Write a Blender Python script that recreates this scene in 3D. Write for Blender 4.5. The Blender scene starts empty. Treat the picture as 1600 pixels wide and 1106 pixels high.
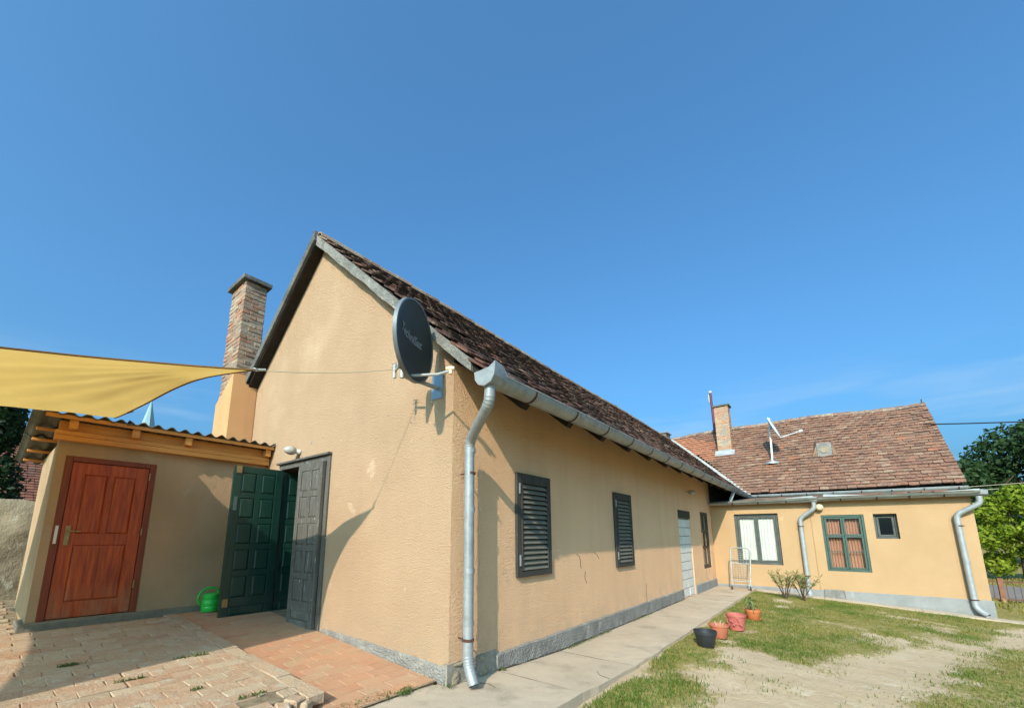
import bpy, bmesh, math, random
import numpy as np
from mathutils import Vector, Matrix, noise as mnoise
random.seed(7); rng = np.random.default_rng(7)
SC = bpy.context.scene; COL = SC.collection
PI = math.pi
V = Vector

# ------------------------------------------------------------------ camera
CAMPOS = V((2.737, -2.787, 1.259))
cr = V((.7731, .6343, .0028)).normalized(); cf = V((-.6242, .7598, .1815)).normalized()
cr = (cr - cf * cr.dot(cf)).normalized(); cu = cr.cross(cf)
cam_d = bpy.data.cameras.new('camera'); cam = bpy.data.objects.new('camera', cam_d); COL.objects.link(cam)
cam.matrix_world = Matrix(((cr.x, cu.x, -cf.x, CAMPOS.x), (cr.y, cu.y, -cf.y, CAMPOS.y), (cr.z, cu.z, -cf.z, CAMPOS.z), (0, 0, 0, 1)))
cam_d.sensor_fit = 'HORIZONTAL'; cam_d.sensor_width = 36; cam_d.lens = 36 * 649.724 / 1600
cam_d.shift_x = (800 - 763.391) / 1600; cam_d.shift_y = (717.034 - 553) / 1600
cam_d.clip_start = .05; cam_d.clip_end = 2000
SC.camera = cam

# ------------------------------------------------------------------ light
SUN = V((.30, -1, .675)).normalized()
w = bpy.data.worlds.new('World'); SC.world = w; w.use_nodes = True
nt = w.node_tree; nt.nodes.clear()
sky = nt.nodes.new('ShaderNodeTexSky'); sky.sky_type = 'NISHITA'; sky.sun_disc = False
sky.sun_elevation = math.asin(SUN.z); sky.sun_rotation = math.atan2(SUN.x, SUN.y)
sky.altitude = 100; sky.air_density = 1.0; sky.dust_density = 7.5; sky.ozone_density = 1.0
bg = nt.nodes.new('ShaderNodeBackground'); bg.inputs[1].default_value = .15
wo = nt.nodes.new('ShaderNodeOutputWorld')
# faint low clouds near the horizon
tc = nt.nodes.new('ShaderNodeTexCoord'); mp = nt.nodes.new('ShaderNodeMapping'); mp.inputs['Scale'].default_value = (3, 3, 16)
nz = nt.nodes.new('ShaderNodeTexNoise'); nz.inputs['Scale'].default_value = 1.3; nz.inputs['Detail'].default_value = 5
rp = nt.nodes.new('ShaderNodeValToRGB'); rp.color_ramp.elements[0].position = .47; rp.color_ramp.elements[1].position = .68
sx = nt.nodes.new('ShaderNodeSeparateXYZ'); mr = nt.nodes.new('ShaderNodeMapRange')
mr.inputs['From Min'].default_value = .18; mr.inputs['From Max'].default_value = .33; mr.inputs['To Min'].default_value = .55; mr.inputs['To Max'].default_value = 0
mu = nt.nodes.new('ShaderNodeMath'); mu.operation = 'MULTIPLY'
mx = nt.nodes.new('ShaderNodeMix'); mx.data_type = 'RGBA'; mx.inputs[7].default_value = (1.7, 2.5, 3.4, 1)
L_ = nt.links.new
L_(tc.outputs['Generated'], mp.inputs[0]); L_(mp.outputs[0], nz.inputs['Vector']); L_(nz.outputs[0], rp.inputs[0])
L_(tc.outputs['Generated'], sx.inputs[0]); L_(sx.outputs[2], mr.inputs['Value']); L_(rp.outputs[0], mu.inputs[0]); L_(mr.outputs[0], mu.inputs[1])
L_(mu.outputs[0], mx.inputs[0]); gn = nt.nodes.new('ShaderNodeMix'); gn.data_type = 'RGBA'; gn.blend_type = 'MULTIPLY'; gn.inputs[0].default_value = 1; gn.inputs[7].default_value = (.38, .85, 1.21, 1); gm = nt.nodes.new('ShaderNodeGamma'); gm.inputs[1].default_value = .88
L_(sky.outputs[0], gm.inputs[0]); L_(gm.outputs[0], gn.inputs[6]); L_(gn.outputs[2], mx.inputs[6]); L_(mx.outputs[2], bg.inputs[0]); L_(bg.outputs[0], wo.inputs[0])
sun_d = bpy.data.lights.new('sun', 'SUN'); sun_d.energy = 3.1; sun_d.angle = math.radians(.53); sun_d.color = (1, .89, .74)
sun = bpy.data.objects.new('sun', sun_d); COL.objects.link(sun); sun.rotation_euler = SUN.to_track_quat('Z', 'Y').to_euler()
SC.view_settings.view_transform = 'Standard'; SC.view_settings.look = 'None'
SC.view_settings.exposure = .88; SC.view_settings.gamma = 1; SC.view_settings.use_curve_mapping = False

# ------------------------------------------------------------------ materials
def mat(name, c1, c2=None, scale=6, rough=.85, bump=None, bump2=None, spots=None, metal=0, rnd=None, stretch=(1, 1, 1), spec=.3, transl=0, detail=6, streak=None, butt=0, splash=None, lo=.35, hi=.65):
    """c1/c2 mixed by noise; spots=(col, scale, lo, hi); rnd = ramp of colours picked per object/island; streak=(col, amount)"""
    m = bpy.data.materials.new(name); m.use_nodes = True; n = m.node_tree; N = n.nodes; N.clear(); L = n.links.new
    out = N.new('ShaderNodeOutputMaterial'); b = N.new('ShaderNodeBsdfPrincipled')
    b.inputs['Roughness'].default_value = rough; b.inputs['Metallic'].default_value = metal; b.inputs['Specular IOR Level'].default_value = spec
    t = N.new('ShaderNodeTexCoord'); oi = N.new('ShaderNodeObjectInfo')
    ad = N.new('ShaderNodeVectorMath'); ad.operation = 'ADD'
    sc = N.new('ShaderNodeVectorMath'); sc.operation = 'SCALE'; sc.inputs[0].default_value = (37, 53, 71); L(oi.outputs['Random'], sc.inputs['Scale'])
    L(t.outputs['Object'], ad.inputs[0]); L(sc.outputs[0], ad.inputs[1])
    mpn = N.new('ShaderNodeMapping'); mpn.inputs['Scale'].default_value = stretch; L(ad.outputs[0], mpn.inputs[0])
    P = ad.outputs[0]
    def noise(s, d=detail, vec=None):
        x = N.new('ShaderNodeTexNoise'); x.inputs['Scale'].default_value = s; x.inputs['Detail'].default_value = d; x.inputs['Roughness'].default_value = .6
        L(vec or P, x.inputs['Vector']); return x.outputs[0]
    def rng_(v, a, z):
        r = N.new('ShaderNodeMapRange'); r.inputs[1].default_value = a; r.inputs[2].default_value = z; L(v, r.inputs[0]); return r.outputs[0]
    def mix(f, a, c, mode='MIX'):
        x = N.new('ShaderNodeMix'); x.data_type = 'RGBA'; x.blend_type = mode
        if isinstance(f, (int, float)): x.inputs[0].default_value = f
        else: L(f, x.inputs[0])
        for k, s in ((6, a), (7, c)):
            if isinstance(s, tuple): x.inputs[k].default_value = (*s[:3], 1)
            else: L(s, x.inputs[k])
        return x.outputs[2]
    c = c1
    if rnd:
        g = N.new('ShaderNodeNewGeometry'); a2 = N.new('ShaderNodeMath'); L(g.outputs['Random Per Island'], a2.inputs[0]); L(oi.outputs['Random'], a2.inputs[1])
        fr = N.new('ShaderNodeMath'); fr.operation = 'FRACT'; L(a2.outputs[0], fr.inputs[0])
        rr = N.new('ShaderNodeValToRGB'); rr.color_ramp.interpolation = 'LINEAR'; L(fr.outputs[0], rr.inputs[0])
        e = rr.color_ramp.elements
        while len(e) < len(rnd): e.new(.5)
        for i, col in enumerate(rnd): e[i].position = i / (len(rnd) - 1); e[i].color = (*col, 1)
        c = rr.outputs[0]
        if c2: c = mix(rng_(noise(scale, vec=mpn.outputs[0]), .5, .72), c, c2)
    elif c2: c = mix(rng_(noise(scale, vec=mpn.outputs[0]), lo, hi), c1, c2)
    for s in (spots or []): c = mix(rng_(noise(s[1], 7, mpn.outputs[0] if len(s) > 4 else None), s[2], s[3]), c, s[0])
    if streak:
        ms = N.new('ShaderNodeMapping'); ms.inputs['Scale'].default_value = (1, 1, .07); L(t.outputs['Object'], ms.inputs[0])
        f1 = rng_(noise(3.2, 5, ms.outputs[0]), .5, .85); f2 = N.new('ShaderNodeMath'); f2.operation = 'MULTIPLY'; f2.inputs[1].default_value = streak[1]; L(f1, f2.inputs[0])
        c = mix(f2.outputs[0], c, streak[0])
    if butt:        # lower lip of every tile darkened in noise-broken patches
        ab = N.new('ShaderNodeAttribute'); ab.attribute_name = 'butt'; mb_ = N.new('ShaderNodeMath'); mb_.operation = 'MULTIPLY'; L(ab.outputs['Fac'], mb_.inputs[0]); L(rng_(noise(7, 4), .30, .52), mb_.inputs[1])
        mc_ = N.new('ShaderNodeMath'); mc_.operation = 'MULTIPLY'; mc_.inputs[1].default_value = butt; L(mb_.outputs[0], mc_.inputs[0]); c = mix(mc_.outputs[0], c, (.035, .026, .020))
    if splash:      # rain-splash soil stain with a ragged upper edge low on a wall: (colour, z0, z1, amount)
        sz = N.new('ShaderNodeSeparateXYZ'); L(t.outputs['Object'], sz.inputs[0]); zr_ = rng_(sz.outputs[2], splash[2], splash[1]); ns = rng_(noise(4.5, 7), .38, .62)
        m1 = N.new('ShaderNodeMath'); m1.operation = 'MULTIPLY'; L(zr_, m1.inputs[0]); L(ns, m1.inputs[1]); m2 = N.new('ShaderNodeMath'); m2.operation = 'MULTIPLY'; L(m1.outputs[0], m2.inputs[0]); m2.inputs[1].default_value = splash[3]; c = mix(m2.outputs[0], c, splash[0])
    if isinstance(c, tuple): b.inputs['Base Color'].default_value = (*c, 1)
    else: L(c, b.inputs['Base Color'])
    last = None
    for bb in (bump, bump2):
        if not bb: continue
        bn = N.new('ShaderNodeBump'); bn.inputs['Strength'].default_value = bb[1]; bn.inputs['Distance'].default_value = bb[2]
        if len(bb) > 3 and bb[3] == 'vor':
            x = N.new('ShaderNodeTexVoronoi'); x.inputs['Scale'].default_value = bb[0]; x.feature = 'SMOOTH_F1'; L(P, x.inputs['Vector']); h = x.outputs[0]
        else: h = noise(bb[0], 4, mpn.outputs[0] if len(bb) > 3 else None)
        L(h, bn.inputs['Height'])
        if last: L(last, bn.inputs['Normal'])
        last = bn.outputs[0]
    if last: L(last, b.inputs['Normal'])
    if transl:
        tr = N.new('ShaderNodeBsdfTranslucent'); ms2 = N.new('ShaderNodeMixShader'); ms2.inputs[0].default_value = transl
        if isinstance(c, tuple): tr.inputs[0].default_value = (*c, 1)
        else: L(c, tr.inputs[0])
        L(b.outputs[0], ms2.inputs[1]); L(tr.outputs[0], ms2.inputs[2]); L(ms2.outputs[0], out.inputs[0])
    else: L(b.outputs[0], out.inputs[0])
    return m
def glass_mat():
    m = bpy.data.materials.new('window_glass'); m.use_nodes = True; N = m.node_tree.nodes; N.clear(); L = m.node_tree.links.new
    o = N.new('ShaderNodeOutputMaterial'); g = N.new('ShaderNodeBsdfGlossy'); g.inputs['Roughness'].default_value = .03
    t = N.new('ShaderNodeBsdfTransparent'); t.inputs[0].default_value = (.97, .98, .97, 1); lw = N.new('ShaderNodeLayerWeight'); lw.inputs[0].default_value = .5; pw = N.new('ShaderNodeMath'); pw.operation = 'POWER'; pw.inputs[1].default_value = 4; L(lw.outputs['Facing'], pw.inputs[0]); f = N.new('ShaderNodeMapRange'); f.inputs[3].default_value = .03; f.inputs[4].default_value = .9; L(pw.outputs[0], f.inputs[0])
    x = N.new('ShaderNodeMixShader'); L(f.outputs[0], x.inputs[0]); L(t.outputs[0], x.inputs[1]); L(g.outputs[0], x.inputs[2]); L(x.outputs[0], o.inputs[0]); return m
MT = {}
MT['plaster'] = mat('gable_plaster', (.475, .315, .198), (.425, .28, .175), 1.1, .95, (80, 1, .019), (34, .5, .014), spots=[((.33, .215, .13), 150, .59, .66), ((.545, .375, .25), 2.6, .66, .69), ((.54, .375, .245), .7, .55, .8)], streak=((.40, .26, .165), .42), splash=((.35, .265, .185), .12, .6, .55), spec=.1)
MT['lightened_rough_plaster'] = mat('lightened_rough_plaster', (.88, .545, .325), (.82, .50, .29), .9, .95, (58, 1, .030), (150, .9, .009), spots=[((.66, .40, .235), 170, .60, .68), ((.78, .49, .30), 2.1, .66, .72)], streak=((.60, .36, .20), .40), splash=((.55, .39, .27), .08, .5, .5), spec=.1)  # gable's paint in a lighter colour, making up for sun grazing this wall
MT['wing_plaster'] = mat('wing_plaster', (.455, .29, .158), (.415, .262, .14), 1.3, .95, (95, .6, .010), None, spots=[((.42, .265, .14), 200, .60, .68), ((.52, .34, .19), 1.9, .66, .70)], streak=((.38, .24, .13), .35), splash=((.38, .27, .165), -.1, .3, .4), spec=.1)
MT['orange_plaster'] = mat('orange_plaster', (.60, .32, .15), (.53, .28, .13), 1.5, .95, (80, .4, .01), streak=((.33, .22, .13), .6), spec=.1)
MT['plinth'] = mat('plinth_render', (.275, .26, .235), (.19, .18, .165), 5, .95, (55, .9, .02, 'vor'), (120, .5, .01), spots=[((.36, .32, .25), 6, .58, .72), ((.12, .11, .10), 30, .64, .72)], spec=.1)
MT['wing_plinth'] = mat('wing_plinth_render', (.27, .268, .26), (.21, .21, .205), 2.5, .95, (70, .5, .012), spots=[((.42, .40, .34), 3, .6, .75)], spec=.1)
MT['concrete'] = mat('path_concrete', (.48, .375, .275), (.40, .31, .225), 1.2, .92, (60, .35, .01), (7, .3, .02), spots=[((.29, .23, .165), 2.6, .55, .74), ((.25, .20, .14), 9, .66, .74), ((.60, .48, .37), 90, .62, .7), ((.22, .2, .17), 45, .68, .74)], spec=.15)
MT['cement'] = mat('grey_cement', (.27, .26, .24), (.17, .165, .15), 4, .95, (25, .8, .03), (90, .5, .01), spots=[((.40, .385, .35), 11, .6, .7)], spec=.1)
MT['dark_cement'] = mat('weathered_barge_cement', (.15, .15, .145), (.09, .09, .088), 4, .95, (35, .7, .02), spots=[((.22, .21, .2), 9, .6, .7)], spec=.1)
MT['shed_render'] = mat('shed_render', (.43, .28, .165), (.34, .235, .138), 1.4, .95, (40, .35, .01), (6, .3, .02), spots=[((.40, .37, .28), 2.2, .6, .8), ((.22, .19, .13), 14, .66, .75)], streak=((.22, .19, .13), .5), spec=.1)
MT['shed_plinth'] = mat('shed_step_cement', (.21, .195, .15), (.15, .14, .11), 5, .95, (30, .6, .02), spec=.1)
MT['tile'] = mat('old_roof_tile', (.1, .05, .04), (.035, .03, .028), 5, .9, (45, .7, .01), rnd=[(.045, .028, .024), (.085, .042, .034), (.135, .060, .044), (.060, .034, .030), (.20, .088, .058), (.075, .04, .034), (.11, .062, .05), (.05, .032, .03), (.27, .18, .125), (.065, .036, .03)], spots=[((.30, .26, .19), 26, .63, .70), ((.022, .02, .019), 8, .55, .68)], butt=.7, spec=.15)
MT['ridge_tile'] = mat('lichened_ridge_tile', (.2, .1, .07), (.30, .26, .20), 7, .95, (45, .7, .015), rnd=[(.20, .12, .09), (.28, .20, .15), (.16, .10, .08), (.30, .23, .17)], spots=[((.42, .39, .31), 14, .58, .68), ((.08, .07, .06), 10, .6, .7)], spec=.1)
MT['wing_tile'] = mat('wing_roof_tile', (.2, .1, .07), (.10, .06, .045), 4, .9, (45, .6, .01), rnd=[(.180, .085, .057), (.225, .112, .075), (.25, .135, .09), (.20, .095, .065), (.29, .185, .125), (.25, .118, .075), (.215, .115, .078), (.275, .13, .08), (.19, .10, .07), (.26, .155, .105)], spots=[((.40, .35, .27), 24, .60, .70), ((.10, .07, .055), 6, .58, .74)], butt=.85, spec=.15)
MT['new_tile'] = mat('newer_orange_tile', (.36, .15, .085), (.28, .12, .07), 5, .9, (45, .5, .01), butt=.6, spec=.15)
MT['valley_tin'] = mat('valley_flashing', (.40, .39, .36), (.28, .27, .25), 6, .7, spec=.4)
MT['brick'] = mat('chimney_brick', (.3, .15, .1), (.30, .26, .20), 9, .95, (50, .8, .012), (14, .4, .02), rnd=[(.30, .145, .095), (.38, .25, .17), (.42, .18, .105), (.25, .15, .11), (.40, .31, .22), (.33, .16, .1), (.27, .20, .15)], spots=[((.38, .34, .28), 16, .60, .72), ((.1, .08, .07), 10, .66, .76)], spec=.1)
MT['wing_brick'] = mat('wing_chimney_brick', (.4, .2, .12), (.40, .32, .22), 9, .95, (50, .7, .012), rnd=[(.40, .19, .11), (.48, .30, .18), (.46, .21, .11), (.36, .2, .13), (.47, .36, .24)], spots=[((.42, .38, .3), 14, .62, .74)], spec=.1)
MT['mortar'] = mat('lime_mortar', (.33, .30, .25), (.24, .21, .17), 14, .98, (60, .8, .015), spec=.05)
MT['paver'] = mat('worn_paver', (.3, .2, .14), (.40, .315, .22), 5, .95, (55, .7, .012), (10, .5, .03), rnd=[(.36, .22, .14), (.40, .275, .18), (.41, .25, .155), (.35, .245, .16), (.43, .32, .215), (.37, .22, .135)], spots=[((.42, .37, .29), 9, .56, .72), ((.20, .15, .11), 25, .66, .74)], spec=.1)
MT['red_paver'] = mat('orange_brick_paver', (.4, .2, .1), (.42, .285, .17), 2.2, .93, (55, .5, .010), (10, .3, .02), rnd=[(.43, .215, .122), (.45, .245, .145), (.41, .215, .125), (.43, .25, .152), (.46, .235, .13)], spots=[((.33, .27, .15), 3, .58, .74), ((.44, .36, .27), 14, .66, .76)], spec=.1)
MT['sand'] = mat('joint_sand', (.30, .235, .155), (.17, .125, .08), 12, .98, (90, .8, .012), spots=[((.10, .13, .045), 5, .66, .72)], spec=.05)
MT['zinc'] = mat('galvanised_zinc', (.33, .345, .35), (.235, .25, .255), 9, .5, (14, .12, .02), metal=.35, spots=[((.42, .43, .43), 60, .6, .7), ((.24, .25, .255), 5, .62, .8)], spec=.5)
MT['zinc_pale'] = mat('pale_painted_zinc', (.36, .375, .38), (.28, .295, .30), 6, .5, None, metal=.25, spots=[((.33, .34, .34), 5, .62, .8)], spec=.5)
MT['rust'] = mat('rusty_iron', (.10, .045, .03), (.05, .028, .022), 20, .9, spec=.2)
MT['dark_wood'] = mat('tarred_wood', (.030, .024, .020), (.018, .015, .013), 8, .85, (30, .4, .01), spec=.2)
MT['grey_wood'] = mat('weathered_dark_grey_wood', (.044, .041, .036), (.068, .063, .055), 7, .9, (40, .5, .006, 's'), stretch=(6, 6, .5), spots=[((.15, .14, .125), 22, .66, .74)], spec=.1)
MT['old_door'] = mat('weathered_grey_door_paint', (.085, .078, .068), (.125, .116, .102), 5, .9, (30, .5, .006, 's'), stretch=(7, 7, .5), spots=[((.05, .05, .05), 4, .58, .66, 's'), ((.33, .32, .30), 9, .645, .68, 's'), ((.30, .29, .27), 22, .66, .70)], splash=((.22, .19, .15), .13, .55, .7), spec=.1)
MT['green_door'] = mat('dark_green_gloss_paint', (.009, .042, .029), (.007, .033, .023), 4, .38, (30, .15, .004, 's'), stretch=(6, 6, .6), spots=[((.004, .022, .015), 3, .58, .68, 's'), ((.09, .12, .09), 14, .69, .72, 's'), ((.05, .05, .04), 12, .68, .73)], splash=((.075, .075, .055), .15, .6, .7), spec=.5)
MT['shutter'] = mat('shutter_paint', (.16, .145, .115), (.12, .11, .09), 6, .9, (40, .4, .005), spots=[((.24, .22, .18), 25, .64, .72)], spec=.1)
MT['orange_wood'] = mat('varnished_red_brown_door', (.46, .080, .012), (.24, .034, .007), 3.4, .42, (14, .3, .005, 's'), stretch=(9, 9, .8), spots=[((.15, .028, .01), 9, .62, .70, 's'), ((.11, .03, .014), 26, .68, .74), ((.40, .17, .07), 5, .70, .76)], splash=((.30, .15, .08), .12, .52, .75), spec=.45)
MT['door_frame'] = mat('varnished_dark_door_frame', (.21, .042, .013), (.145, .03, .011), 4, .45, (14, .25, .004, 's'), stretch=(9, 9, .8), spec=.4)
MT['pine'] = mat('orange_stained_pine', (.66, .29, .075), (.56, .225, .055), 3.5, .6, (16, .25, .004, 's'), stretch=(8, .7, 8), spots=[((.2, .06, .02), 10, .74, .78)], spec=.3)
MT['corrugated'] = mat('grey_fibre_cement_sheet', (.165, .155, .12), (.10, .097, .08), 3, .95, (40, .4, .01), spots=[((.2, .2, .17), 9, .6, .72)], spec=.1)
MT['block'] = mat('aerated_block', (.66, .62, .56), (.56, .525, .475), 5, .97, (60, .7, .012), spots=[((.30, .29, .28), 12, .68, .76)], spec=.08)
MT['green_frame'] = mat('green_window_paint', (.060, .105, .085), (.045, .08, .067), 6, .6, (30, .3, .004), spots=[((.16, .19, .16), 30, .67, .73)], spec=.3)
MT['grey_frame'] = mat('grey_green_window_paint', (.095, .105, .095), (.065, .07, .065), 6, .65, (30, .4, .004), spots=[((.2, .2, .18), 26, .66, .73)], spec=.3)
MT['brown_frame'] = mat('brown_window_paint', (.085, .062, .045), (.055, .042, .034), 6, .7, (30, .4, .004), spots=[((.2, .17, .13), 26, .64, .72)], spec=.3)
MT['white_curtain'] = mat('white_curtain', (.80, .775, .74), (.72, .70, .665), 3, .95, transl=.25, spec=.05)
MT['peach_curtain'] = mat('peach_curtain', (.56, .29, .20), (.50, .25, .17), 3, .95, transl=.25, spec=.05)
MT['glass'] = glass_mat()
MT['room'] = mat('dim_room_wall', (.16, .13, .10), spec=.1)
MT['sail'] = mat('yellow_sail_cloth', (.74, .47, .14), (.68, .425, .12), 2.2, .9, (160, .4, .003), (7, .3, .02), transl=.5, spec=.1)
MT['sail_hem'] = mat('sail_hem', (.16, .085, .03), spec=.1)
MT['rope'] = mat('pale_rope', (.42, .36, .26), spec=.1)
MT['dish'] = mat('anthracite_dish', (.042, .050, .052), (.036, .043, .045), 5, .55, spec=.35)
MT['dish_rim'] = mat('dish_rim_metal', (.15, .165, .17), rough=.45, metal=.2, spec=.5)
MT['lettering'] = mat('dish_print', (.24, .26, .28), spec=.2)
MT['steel'] = mat('galvanised_steel', (.42, .42, .40), (.30, .30, .29), 14, .5, metal=.3, spec=.4)
MT['white_paint'] = mat('white_painted_metal', (.66, .66, .64), (.55, .55, .53), 10, .5, spec=.4)
MT['maroon'] = mat('maroon_painted_pipe', (.12, .035, .045), rough=.6)
MT['lamp_glass'] = mat('ribbed_lamp_glass', (.40, .37, .32), (.31, .29, .25), 30, .25, (60, .5, .004), spec=.6)
MT['beige_lamp'] = mat('beige_globe_glass', (.66, .52, .33), rough=.3, spec=.5)
MT['plastic_green'] = mat('bright_green_plastic', (.02, .50, .06), (.015, .42, .05), 6, .35, spec=.5)
MT['black_plastic'] = mat('black_plastic', (.020, .022, .026), (.03, .032, .036), 9, .45, spec=.4)
MT['terracotta'] = mat('terracotta_plastic', (.44, .145, .080), (.38, .12, .07), 6, .6, spec=.3)
MT['pink_pot'] = mat('pinkish_red_plastic', (.46, .125, .100), (.39, .10, .085), 6, .55, spec=.35)
MT['orange_pot'] = mat('orange_clay', (.50, .155, .055), (.42, .13, .05), 7, .7, spec=.25)
MT['soil'] = mat('potting_soil', (.07, .05, .035), (.12, .09, .06), 20, .98, (80, 1, .02), spec=.05)
MT['brass'] = mat('worn_brass', (.40, .29, .12), (.28, .2, .09), 20, .4, metal=.7, spec=.5)
MT['cover'] = mat('galvanised_plate', (.30, .35, .38), (.22, .26, .29), 7, .3, metal=.6, spec=.5)
MT['stone'] = mat('plastered_rubble', (.34, .28, .20), (.24, .195, .135), 2.2, .96, (9, .6, .03), (45, .6, .012), spots=[((.52, .48, .40), 4, .58, .7), ((.16, .13, .09), 7, .66, .76)], spec=.08)
MT['bark'] = mat('bark', (.085, .06, .042), (.05, .038, .03), 8, .95, (20, .9, .03), spec=.1)
def leafmat(n, cols, tl=.35): return mat(n, cols[0], None, rough=.6, rnd=cols, transl=tl, spec=.25)
MT['leaf_dark'] = leafmat('dark_tree_leaf', [(.016, .042, .013), (.026, .060, .017), (.036, .075, .021), (.05, .088, .025), (.02, .05, .018)])
MT['leaf_conifer'] = leafmat('conifer_leaf', [(.008, .024, .009), (.013, .036, .012), (.03, .06, .016), (.01, .03, .012)])
MT['leaf_bright'] = leafmat('yellow_green_leaf', [(.21, .29, .018), (.30, .37, .028), (.14, .22, .016), (.38, .42, .045), (.10, .16, .015)], .45)
MT['leaf_oleander'] = leafmat('oleander_leaf', [(.15, .19, .06), (.24, .26, .09), (.33, .28, .12), (.14, .10, .05)])
MT['leaf_aloe'] = leafmat('strap_leaf', [(.14, .20, .06), (.22, .26, .09), (.10, .15, .05)])
MT['grass'] = leafmat('grass_blade', [(.17, .19, .028), (.27, .24, .05), (.12, .16, .022), (.38, .285, .10), (.22, .22, .038), (.46, .35, .16)], .4)
MT['fresh_grass'] = leafmat('fresh_grass_blade', [(.075, .15, .018), (.11, .19, .025), (.06, .12, .016), (.16, .21, .035), (.20, .22, .05)], .4)
MT['straw'] = leafmat('straw_litter', [(.42, .33, .18), (.3, .2, .1), (.5, .42, .26), (.2, .13, .07)], .1)
MT['weed'] = leafmat('weed_leaf', [(.06, .10, .02), (.09, .14, .03), (.16, .17, .05)])
MT['spire'] = mat('weathered_copper_spire', (.27, .38, .40), (.22, .32, .35), 1, .6, spec=.3)
MT['church'] = mat('church_render', (.5, .46, .38), spec=.1)
MT['fence_rust'] = mat('rusty_fence_paint', (.17, .075, .045), (.10, .05, .035), 14, .85, spec=.2)
MT['fence_post'] = mat('orange_rust_post', (.24, .11, .065), (.18, .085, .055), 9, .85, spec=.2)
MT['cable'] = mat('cable_black', (.015, .015, .018), spec=.2)
MT['asphalt'] = mat('old_asphalt', (.22, .195, .18), (.17, .15, .14), 3, .95, (90, .4, .01), spec=.1)
MT['nbr_tile'] = mat('neighbour_roof_tile', (.28, .10, .07), (.2, .075, .055), 5, .9, rnd=[(.18, .075, .05), (.23, .095, .06), (.13, .06, .045), (.21, .12, .085)], spec=.1)
def ground_mat():
    m = mat('yard_ground', (.50, .37, .245), (.43, .31, .195), 1.6, .97, (55, .8, .015), (9, .5, .03), spots=[((.54, .42, .30), 5, .56, .72), ((.34, .265, .175), 26, .62, .72)], spec=.05)
    N = m.node_tree.nodes; L = m.node_tree.links.new; b = next(n for n in N if n.type == 'BSDF_PRINCIPLED')
    src = b.inputs['Base Color'].links[0].from_socket
    at = N.new('ShaderNodeAttribute'); at.attribute_name = 'turf'
    nz = N.new('ShaderNodeTexNoise'); nz.inputs['Scale'].default_value = 18; nz.inputs['Detail'].default_value = 6
    tc = next(n for n in N if n.type == 'TEX_COORD'); L(tc.outputs['Object'], nz.inputs['Vector'])
    r = N.new('ShaderNodeValToRGB'); e = r.color_ramp.elements; e[0].position = .35; e[0].color = (.16, .15, .04, 1); e[1].position = .7; e[1].color = (.36, .265, .11, 1); L(nz.outputs[0], r.inputs[0])
    a = N.new('ShaderNodeMath'); a.operation = 'ADD'; L(at.outputs['Fac'], a.inputs[0])
    s = N.new('ShaderNodeMapRange'); s.inputs[1].default_value = .3; s.inputs[2].default_value = .7; s.inputs[3].default_value = -.35; s.inputs[4].default_value = .35; L(nz.outputs[0], s.inputs[0]); L(s.outputs[0], a.inputs[1])
    c = N.new('ShaderNodeMapRange'); c.inputs[1].default_value = .33; c.inputs[2].default_value = .67; L(a.outputs[0], c.inputs[0])
    x = N.new('ShaderNodeMix'); x.data_type = 'RGBA'; L(c.outputs[0], x.inputs[0]); L(src, x.inputs[6]); L(r.outputs[0], x.inputs[7]); L(x.outputs[2], b.inputs['Base Color'])
    return m
MT['ground'] = ground_mat()

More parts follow.
